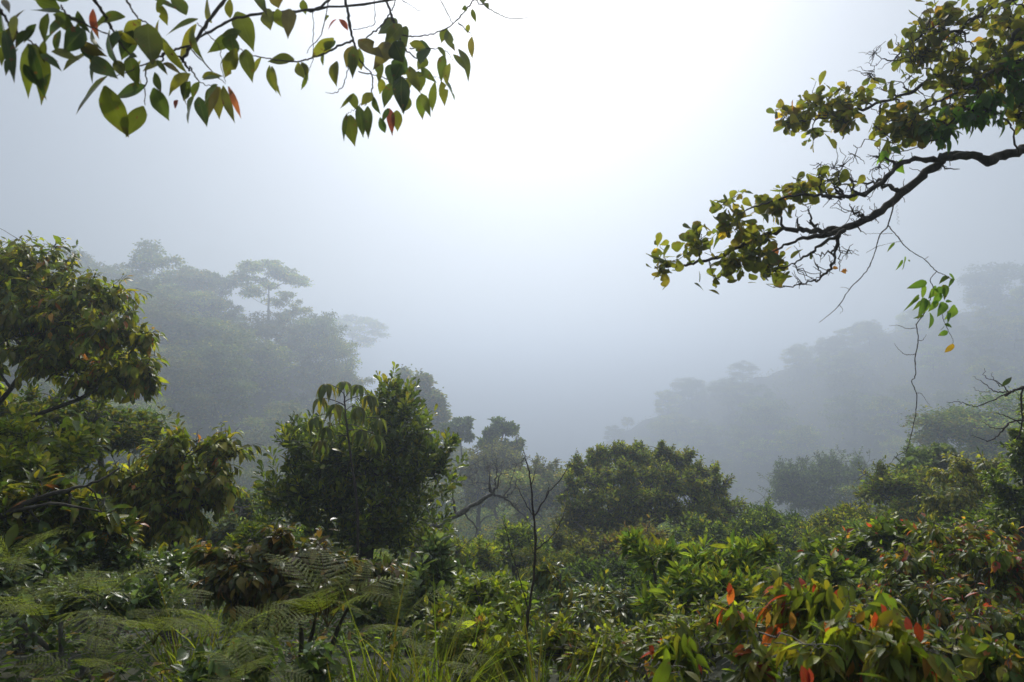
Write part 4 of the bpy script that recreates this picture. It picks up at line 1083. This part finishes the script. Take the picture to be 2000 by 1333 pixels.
# ------------------------------------------------------------------ ferns
def frond_mesh(name, L, seed, droop=.9):
    r = np.random.default_rng(seed)
    M = 30
    t = np.linspace(0, 1, M)
    ang = math.radians(62) - droop * t ** 1.15 * 1.5
    step = L / (M - 1)
    rach = np.zeros((M, 3))
    for i in range(1, M):
        rach[i] = rach[i - 1] + step * np.array([0, math.cos(ang[i]), math.sin(ang[i])])
    w = Wood()
    w.batch(rach, .0042 * (1 - .85 * t), 4)
    lv = Leaves('mid', .15)
    ps, ds, ns, Ls, Ws, cu = [], [], [], [], [], []
    NP = 17
    for i in range(NP):
        u = .24 + .75 * i / (NP - 1)
        k = u * (M - 1); k0 = int(min(k, M - 2)); b = rach[k0] + (rach[k0 + 1] - rach[k0]) * (k - k0)
        T = nrm(rach[k0 + 1] - rach[k0])
        nn = nrm(np.cross(np.array([1.0, 0, 0]), T))
        pl_ = L * .27 * math.sin(math.pi * (0.12 + .88 * ((u - .24) / .76)) ** .8) ** .8 * (1 - .25 * u) + .008
        for sgn in (-1, 1):
            d = nrm(sgn * np.array([1.0, 0, 0]) + T * .45 + r.normal(size=3) * .05)
            tip = b + d * pl_ - nn * pl_ * .12
            w.batch(np.linspace(b, tip, 3), np.array([.0014, .001, .0005]), 3)
            m = max(4, int(pl_ / .012))
            v = (np.arange(m) + .7) / m
            bp = b + (tip - b) * v[:, None]
            sl = np.minimum(pl_ * .12, L * .017) * (1 - v * .72) + .003
            side = nrm(np.cross(d, nn))
            for s2 in (-1, 1):
                ps.append(bp); ds.append(np.repeat((side * s2 + d * .55)[None], m, 0)); ns.append(np.repeat(nn[None], m, 0) + r.normal(size=(m, 3)) * .15)
                Ls.append(sl); Ws.append(np.full(m, .0075) / sl); cu.append(np.full(m, .12))
    p = np.vstack(ps)
    lv.add(p, np.vstack(ds), np.vstack(ns), np.concatenate(Ls), np.clip(np.concatenate(Ws), 0, 1.1), np.concatenate(cu), pick([((.095, .115, .02), 4), ((.065, .085, .02), 3), ((.13, .14, .025), 1)], len(p), .12))
    V, Fc, C, _ = lv.arrays()
    V2, F2 = np.concatenate(w.V), np.concatenate(w.Fc)
    C2 = np.repeat(np.array([[.10, .085, .03]]), len(V2), 0)
    o = make_mesh(name, np.vstack([V, V2]), np.vstack([Fc, F2 + len(V)]), M_FERN, None, np.vstack([C, C2]), None, True)
    return o


fproto = [frond_mesh('frond', 1.0, s, d) for s, d in ((1, .8), (2, 1.0), (3, 1.2))]
FERN = []


def fern(px, py, Y, size, n, label, spread=6.283, face=0.0):
    c = P(px, py, Y)
    g = float(ground(c[0], c[1]))
    c[2] = max(g, c[2])
    root = empty('fern', c, label, 'fern', 'bracken ferns in the foreground')
    for i in range(n):
        src = fproto[int(rng.integers(3))]
        o = src.copy() if src.users_collection and src in FERN else src
        if o is src: FERN.append(src)
        if o is not src: COL.objects.link(o)
        o.parent = root
        a = face + (i - (n - 1) / 2) * spread / n + rng.normal() * .15
        o.rotation_euler = (rng.normal() * .16, rng.normal() * .2, a)
        s = size * rng.uniform(.75, 1.12)
        o.scale = (s, s, s)
    return root


fern(640, 1225, 3.6, .62, 8, 'largest arching fern at bottom centre-left, under the bronze shrub')
fern(760, 1250, 3.9, .52, 6, 'arching fern right of the largest one, beside the grass tufts')
fern(430, 1275, 3.1, .44, 7, 'pale sunlit fern spreading flat near the bottom edge, left of the largest one')
fern(300, 1260, 3.3, .46, 7, 'fern low between the pale sunlit fern and the left corner ferns')
fern(90, 1230, 3.3, .50, 8, 'dark fern near the left edge with overlapping fronds')
fern(190, 1190, 3.8, .50, 6, 'shaded fern in front of the glossy lower-left shrub')
fern(20, 1130, 4.4, .55, 7, 'grey-green fern against the left edge, highest of the ferns')
fern(860, 1305, 3.4, .34, 6, 'small fern with a pale curled tip among the grass')
fern(480, 1345, 2.6, .34, 6, 'fern cut by the bottom edge, below the pale sunlit fern')
fern(560, 1190, 4.3, .46, 6, 'fern half hidden under the left side of the bronze shrub')
fern(160, 1330, 2.7, .36, 6, 'dark fern in the bottom left corner')
for f in fproto:
    if f not in FERN: bpy.data.objects.remove(f)

# ------------------------------------------------------------------ grass
def grass_mesh(name, centres, blades, h, mat, label=None, kind=None, parent=None, origin=None, cat='grass', pal=None):
    lv = Leaves('blade', .3)
    for (c, rr, nb) in centres:
        n = nb
        a = rng.random(n) * 6.283; r = rr * np.sqrt(rng.random(n))
        p = np.stack([c[0] + r * np.cos(a), c[1] + r * np.sin(a), np.zeros(n)], -1)
        p[:, 2] = ground(p[:, 0], p[:, 1]) - .02
        lean = rng.uniform(.05, .55, n)
        b = a + rng.normal(size=n) * .8
        d = np.stack([np.cos(b) * lean, np.sin(b) * lean, np.ones(n)], -1)
        nn = np.stack([-np.cos(b), -np.sin(b), np.full(n, .5)], -1)
        L = .8 * h * np.exp(rng.normal(size=n) * .28)
        lv.add(p, d, nn, L, rng.uniform(.007, .012, n) / L, rng.uniform(.05, .5, n), pick(pal or (G_BRIGHT + G_OLIVE), n, .25))
    V, Fc, C, lco = lv.arrays()
    return make_mesh(name, V, Fc, mat, parent, C, None, True, origin)


def tuft(px, Y, r, n, h, label):
    c = P(px, 1300, Y); c[2] = float(ground(c[0], c[1]))
    o = grass_mesh('grass_tuft', [(c, r, n)], n, h, M_FERN, origin=c)
    o.location = tuple(c)
    tag(o, label, 'grass', 'tufts of long grass at the bottom edge')


tuft(690, 3.3, .22, 150, .62, 'long-bladed grass tuft at the bottom, right of the pale sunlit fern')
tuft(790, 3.5, .22, 150, .68, 'long-bladed grass tuft under the arching fern, left of the bottom bush')
tuft(735, 2.7, .18, 130, .52, 'nearest grass tuft, cut by the bottom edge between two others')
tuft(1120, 3.2, .16, 120, .60, 'bright grass tuft right of the bare sapling foot')
tuft(1050, 3.7, .16, 90, .55, 'thin grass tuft behind the bare sapling foot')
tuft(380, 4.4, .2, 110, .75, 'tall thin grass rising behind the pale sunlit fern')
tuft(560, 3.0, .16, 80, .5, 'sparse grass tuft left of the nearest one')
tuft(870, 3.9, .2, 110, .62, 'grass tuft in front of the fresh green shrub')
tuft(960, 3.0, .2, 90, .42, 'short grass tuft at the bottom edge left of the bare sapling')


def ground_cover():
    # low plants nobody could count, thick near the camera and thinning into the valley
    n = 34000
    y = 1.6 + 24 * rng.random(n) ** 1.7
    x = (rng.random(n) * 2 - 1) * (1.2 + .86 * y)
    n = len(x)
    g = ground(x, y)
    hump = np.clip(.25 + .25 * np.sin(x * 2.3 + 1) * np.cos(y * 1.7) + .2 * np.sin(x * .9 + y * 1.1), 0.05, .8) * np.clip(y / 5, .4, 1.6) * .65
    p = np.stack([x, y, g + rng.random(n) ** .6 * hump], -1)
    d = rng.normal(size=(n, 3)); d[:, 2] = np.abs(d[:, 2]) * .4
    nn = UP[None] + rng.normal(size=(n, 3)) * .45
    L = rng.uniform(.04, .085, n) * (1 + y / 22)
    lv = Leaves('mid', .3)
    lv.add(p, d, nn, L, .48, rng.uniform(.05, .3, n), pick(G_DARK + [((.09, .06, .03), 1.2)], n, .3))  # leaf colours kept dark so gaps between plants look deeply shaded
    V, Fc, C, lco = lv.arrays()
    o = make_mesh('undergrowth', V, Fc, M_MID, None, C)
    tag(o, 'low dark undergrowth of mixed leaves covering the near slope', 'undergrowth', kind='stuff')
    # dry stems and litter
    w = Wood(); n = 1500
    y = 1.8 + 5.5 * rng.random(n); x = (rng.random(n) * 2 - 1) * (.8 + .8 * y)
    a = np.stack([x, y, ground(x, y) + rng.random(n) * .35], -1)
    b = a + rng.normal(size=(n, 3)) * np.array([.22, .22, .16])
    w.batch(curves(a, b, rng.normal(size=(n, 3)) * .05, 6, .1), np.linspace(.0022, .0008, 6)[None].repeat(n, 0), 3)
    o = w.build('dry_stems', M_GREYBARK, None, None)
    tag(o, 'tangle of dry grey stems among the undergrowth', 'dry stems', kind='stuff')


ground_cover()

# ------------------------------------------------------------------ FAR forest: prototypes, then copies
def tree_proto(kind, seed, H=16.0, leaf=.5, nleaf=6500):
    r = np.random.default_rng(seed)
    global rng
    keep, rng = rng, r
    cl = []
    if kind == 'dome':
        for i in range(54):
            th = r.random() * 6.283; ph = math.acos(r.uniform(-.85, 1))
            R = np.array([H * .38, H * .38, H * .42]) * r.uniform(.72, 1.05)
            c = np.array([math.cos(th) * math.sin(ph), math.sin(th) * math.sin(ph), math.cos(ph)]) * R + [0, 0, H * .50]
            s = H * r.uniform(.075, .125)
            cl.append((c, np.array([s, s, s * .72])))
        for i in range(8):
            s = H * .12; cl.append((np.array([r.normal() * H * .1, r.normal() * H * .1, H * r.uniform(.5, .75)]), np.array([s, s, s])))
    elif kind == 'umbrella':
        for lv_, (z, R, n) in enumerate(((.93, .36, 18), (.80, .40, 14), (.64, .26, 8))):
            for i in range(n):
                th = r.random() * 6.283; rr = R * H * math.sqrt(r.random())
                s = H * r.uniform(.06, .10)
                cl.append((np.array([math.cos(th) * rr, math.sin(th) * rr, H * (z - .16 * (rr / H / R) ** 2 + r.normal() * .015)]), np.array([s * 1.25, s * 1.25, s * .38])))
    elif kind == 'column':
        for i in range(36):
            z = r.random(); th = r.random() * 6.283; rr = H * .15 * (1.05 - z) ** .6 * r.uniform(.5, 1)
            s = H * r.uniform(.05, .085)
            cl.append((np.array([math.cos(th) * rr, math.sin(th) * rr, H * (.22 + .76 * z)]), np.array([s, s, s * 1.2])))
    else:   # ragged
        for i in range(38):
            th = r.random() * 6.283; z = r.uniform(.18, 1); rr = H * .34 * math.sqrt(r.random()) * (1.25 - z * .6)
            s = H * r.uniform(.06, .115)
            cl.append((np.array([math.cos(th) * rr, math.sin(th) * rr, H * z * .95]), np.array([s, s, s * .6])))
    root = bpy.data.objects.new('rainforest_tree', None); COL.objects.link(root)
    w = Wood()
    top = np.array([r.normal() * .4, r.normal() * .4, H * (.62 if kind != 'column' else .95)])
    fork = H * (.38 if kind == 'umbrella' else .3)
    c, rr = smooth_line([np.zeros(3) - [0, 0, 1.5], np.array([.1, 0, fork * .5]), np.array([r.normal() * .3, r.normal() * .3, fork]), top], [.34, .26, .22, .10], 6, .03)
    w.batch(c, rr, 7)
    cc = np.array([a for a, _ in cl])
    connect(w, c[8:], rr[8:], cc, (7,), twig_r=.035, rise=1.0, up=.10, sides=(5, 4, 4))
    ob = w.build('trunk', M_BARK, root, None)
    lv = Leaves('tri', .35)
    C = np.array([a for a, _ in cl]); R = np.array([b for _, b in cl])
    wt = np.prod(R, 1) ** (2 / 3); wt /= wt.sum()
    idx = r.choice(len(cl), nleaf, p=wt)
    d = nrm(r.normal(size=(nleaf, 3))); d[:, 2] = np.where(r.random(nleaf) < .65, np.abs(d[:, 2]), d[:, 2])
    q = C[idx] + d * R[idx] * (r.random((nleaf, 1)) ** .3) * (1 + .25 * r.normal(size=(nleaf, 1)))
    dd = nrm(d + r.normal(size=d.shape) * .7)
    nn = UP[None] * .8 + d * .5 + r.normal(size=d.shape) * .4
    tone = np.exp(r.normal(size=len(cl)) * .22)[idx][:, None]
    lv.add(q, dd, nn, leaf * r.uniform(.6, 1.3, nleaf), .75, .15, pick(G_DARK + G_OLIVE, nleaf, .10) * tone * 1.1)
    lv.build('crown', M_FAR, root, None)
    rng = keep
    return root


def copy_tree(o):
    c = o.copy(); COL.objects.link(c)
    for ch in o.children:
        k = ch.copy(); COL.objects.link(k); k.parent = c
    return c


PROTO = {}
for kind, seeds in (('dome', (1, 2, 3)), ('umbrella', (4, 5)), ('column', (6, 7)), ('ragged', (8, 9, 10))):
    for s in seeds:
        PROTO.setdefault(kind, []).append([tree_proto(kind, s), 16.0, False])
for s in (21, 22, 23):
    PROTO.setdefault('fine', []).append([tree_proto(('dome', 'ragged', 'dome')[s - 21], s, leaf=.26, nleaf=13000), 16.0, False])


def place(kind, x, y, H, label, group=None, wid=1.0, z=None):
    e = PROTO[kind][int(rng.integers(len(PROTO[kind])))]
    o = e[0] if not e[2] else copy_tree(e[0])
    e[2] = True
    s = H / e[1]
    o.location = (float(x), float(y), float(ground(x, y)) if z is None else z)
    o.scale = (s * wid, s * wid, s)
    o.rotation_euler = (0, 0, float(rng.random() * 6.283))
    tag(o, label, 'tree')
    if group: o['group'] = group
    elif 'group' in o: del o['group']
    return o


def skyline(kind, px, pytop, Y, label, wid=1.0, H=None):
    c = P(px, pytop, Y)
    g = float(ground(c[0], Y))
    h = c[2] - g
    if H is not None:                       # keep the crown's real size, let the ground carry it
        g = c[2] - H; h = H
    return place(kind, c[0], Y, max(h, 6), label, None, wid, g)


skyline('umbrella', 525, 506, 168, 'flat-topped umbrella tree on the left ridge skyline, faint in the fog', 1.15, 19)
skyline('ragged', 318, 474, 160, 'tall layered tree highest on the left ridge skyline', 1.1, 21)
skyline('ragged', 375, 520, 163, 'ragged tree just right of the tallest one on the left ridge', 1.0, 18)
skyline('ragged', 430, 530, 166, 'thin-crowned tree between the two tallest trees of the left ridge', .8, 17)
skyline('dome', 210, 500, 172, 'rounded foggy tree left of the tallest one on the left ridge', 1.0, 18)
skyline('ragged', 140, 485, 176, 'faint tree showing above the tall orange-tipped tree at the left', 1.1, 18)
skyline('ragged', 570, 575, 160, 'foggy tree under the right side of the flat-topped umbrella tree', .9, 15)
skyline('dome', 620, 597, 155, 'rounded tree where the left ridge begins to fall to the right', 1.0, 16)
skyline('dome', 655, 640, 150, 'dark rounded tree at the right shoulder of the left ridge', .85, 15)
skyline('umbrella', 690, 612, 330, 'barely visible umbrella tree in the fog right of the left ridge', 1.2, 30)
skyline('ragged', 690, 722, 140, 'low foggy tree behind the top of the sapling', 1.0, 13)
skyline('column', 822, 742, 92, 'narrow pointed tree rising hazily right of the dark evergreen', 1.25, 15)
skyline('column', 790, 730, 112, 'fainter pointed tree just left of the narrow hazy one', 1.1, 15)
skyline('column', 850, 775, 90, 'lower pointed tree at the right foot of the narrow hazy one', 1.3, 12)
skyline('dome', 1950, 500, 285, 'big foggy crown at the right edge skyline', 1.3, 26)
skyline('ragged', 1890, 800, 62, 'hazy pale green tree above the drooping yellow tree at the right', 1.2, 12)

pts = []


def scatter(x0, x1, y0, y1, base, label, group, limit, kinds, fine_to=105):
    cand, todo = [], []
    y = y0
    while y < y1:
        st = base * (.62 + .62 * y / 200)
        x = x0 + rng.random() * st
        while x < x1:
            cand.append((x + rng.normal() * st * .22, y + rng.normal() * st * .22)); x += st
        y += st * .95
    k = 0
    for x, yy in cand:
        a = 1000 + F * x / yy
        if a < -120 or a > 2120: continue
        g = float(ground(x, yy))
        if g < -95: continue
        H = rng.uniform(9, 15) * (.62 + .38 * min(1, yy / 120)) * (1 + .3 * max(0, (yy - 180) / 100))
        # a tree must not rise above the skyline the photograph shows
        sky_py = np.interp(a, [-100, 100, 300, 520, 640, 690, 800, 900, 1000, 1060, 1110, 1200, 1330, 1500, 1650, 1800, 1900, 2100],
                           [470, 500, 545, 590, 625, 735, 790, 855, 880, 900, 900, 830, 735, 690, 640, 590, 560, 530])
        ztop = P(a, sky_py, yy)[2]
        if g + H > ztop: H = ztop - g
        if H < 5: continue
        kind = 'fine' if yy < fine_to else kinds[int(rng.integers(len(kinds)))]
        todo.append((kind, x, yy, H))
    print('scatter', group, len(todo))
    if len(todo) > limit: todo = [todo[i] for i in sorted(rng.choice(len(todo), limit, replace=False))]
    for kind, x, yy, H in todo:
        place(kind, x, yy, H, label, group, rng.uniform(1.05, 1.5))


scatter(-190, 14, 48, 182, 10.2, 'foggy rainforest tree in the mass covering the left hillside', 'rainforest trees on the left hillside', 145, ('dome', 'dome', 'dome', 'ragged'))
scatter(14, 360, 60, 410, 14.6, 'foggy rainforest tree in the mass covering the right hillside', 'rainforest trees on the right hillside', 150, ('dome', 'dome', 'dome', 'ragged'))


def slope_fill():
    # filler bushes between the single plants on the near slope
    k = 0
    for y in np.arange(14, 47, 4.2):
        st = 2.6 + y * .09
        for x in np.arange(-.8 * y, .82 * y, st):
            xx, yy = x + rng.normal() * .6, y + rng.normal() * .8
            a = 1000 + F * xx / yy
            H = rng.uniform(1.6, 2.6) * (1 + yy / 40)
            top = np.interp(a, [0, 500, 560, 850, 900, 1080, 1100, 1450, 1500, 1700, 2000], [900, 1000, 1000, 1040, 1060, 1060, 1060, 1060, 1040, 1010, 980])
            g = float(ground(xx, yy))
            zt = P(a, top + 15, yy)[2]
            H = min(H, zt - g)
            if H < 1.0: continue
            place('fine', xx, yy, H * 1.15, 'small green bush on the near slope, half hidden between larger plants', 'small bushes on the near slope', rng.uniform(.9, 1.4), g - H * .15).name = 'slope_bush'; k += 1


slope_fill()
for lst in PROTO.values():                # a prototype that was never placed is removed
    for e in lst:
        if not e[2]:
            for ch in list(e[0].children): bpy.data.objects.remove(ch)
            bpy.data.objects.remove(e[0])


def hill_cover():
    n = 80000
    y = 45 + 370 * rng.random(n) ** 1.1
    x = (rng.random(n) * 2 - 1) * .85 * y
    g = ground(x, y)
    ok = g > -80
    x, y, g = x[ok], y[ok], g[ok]; n = len(x)
    p = np.stack([x, y, g + rng.random(n) * 1.8], -1)
    d = rng.normal(size=(n, 3))
    lv = Leaves('tri', .3)
    lv.add(p, d, UP[None] + rng.normal(size=(n, 3)) * .6, rng.uniform(.5, 1.1, n), .7, .2, pick(G_DARK + G_OLIVE, n, .25))
    V, Fc, C, lco = lv.arrays()
    o = make_mesh('hillside_undergrowth', V, Fc, M_MID, None, C)
    tag(o, 'dense green undergrowth between the trees of both hillsides', 'undergrowth', kind='stuff')


hill_cover()

# ------------------------------------------------------------------ haze
def haze():
    x0, x1, y0, y1, z0, z1 = -900, 900, -60, 1480, -152, HAZE_TOP
    V = np.array([(x, y, z) for z in (z0, z1) for y in (y0, y1) for x in (x0, x1)], float)
    Fc = np.array([(0, 2, 3, 1), (4, 5, 7, 6), (0, 1, 5, 4), (2, 6, 7, 3), (0, 4, 6, 2), (1, 3, 7, 5)])
    m = bpy.data.materials.new('haze'); m.use_nodes = True
    N, L = m.node_tree.nodes, m.node_tree.links
    N.clear()
    out = N.new('ShaderNodeOutputMaterial'); v = N.new('ShaderNodeVolumePrincipled')
    v.inputs['Color'].default_value = (.77, .865, 1.0, 1)
    v.inputs['Density'].default_value = HAZE_DENSITY
    v.inputs['Anisotropy'].default_value = 0.65
    L.new(v.outputs[0], out.inputs['Volume'])
    o = make_mesh('haze', V, Fc, m, smooth=False)
    tag(o, 'pale fog filling the valley', 'fog', kind='stuff')


haze()
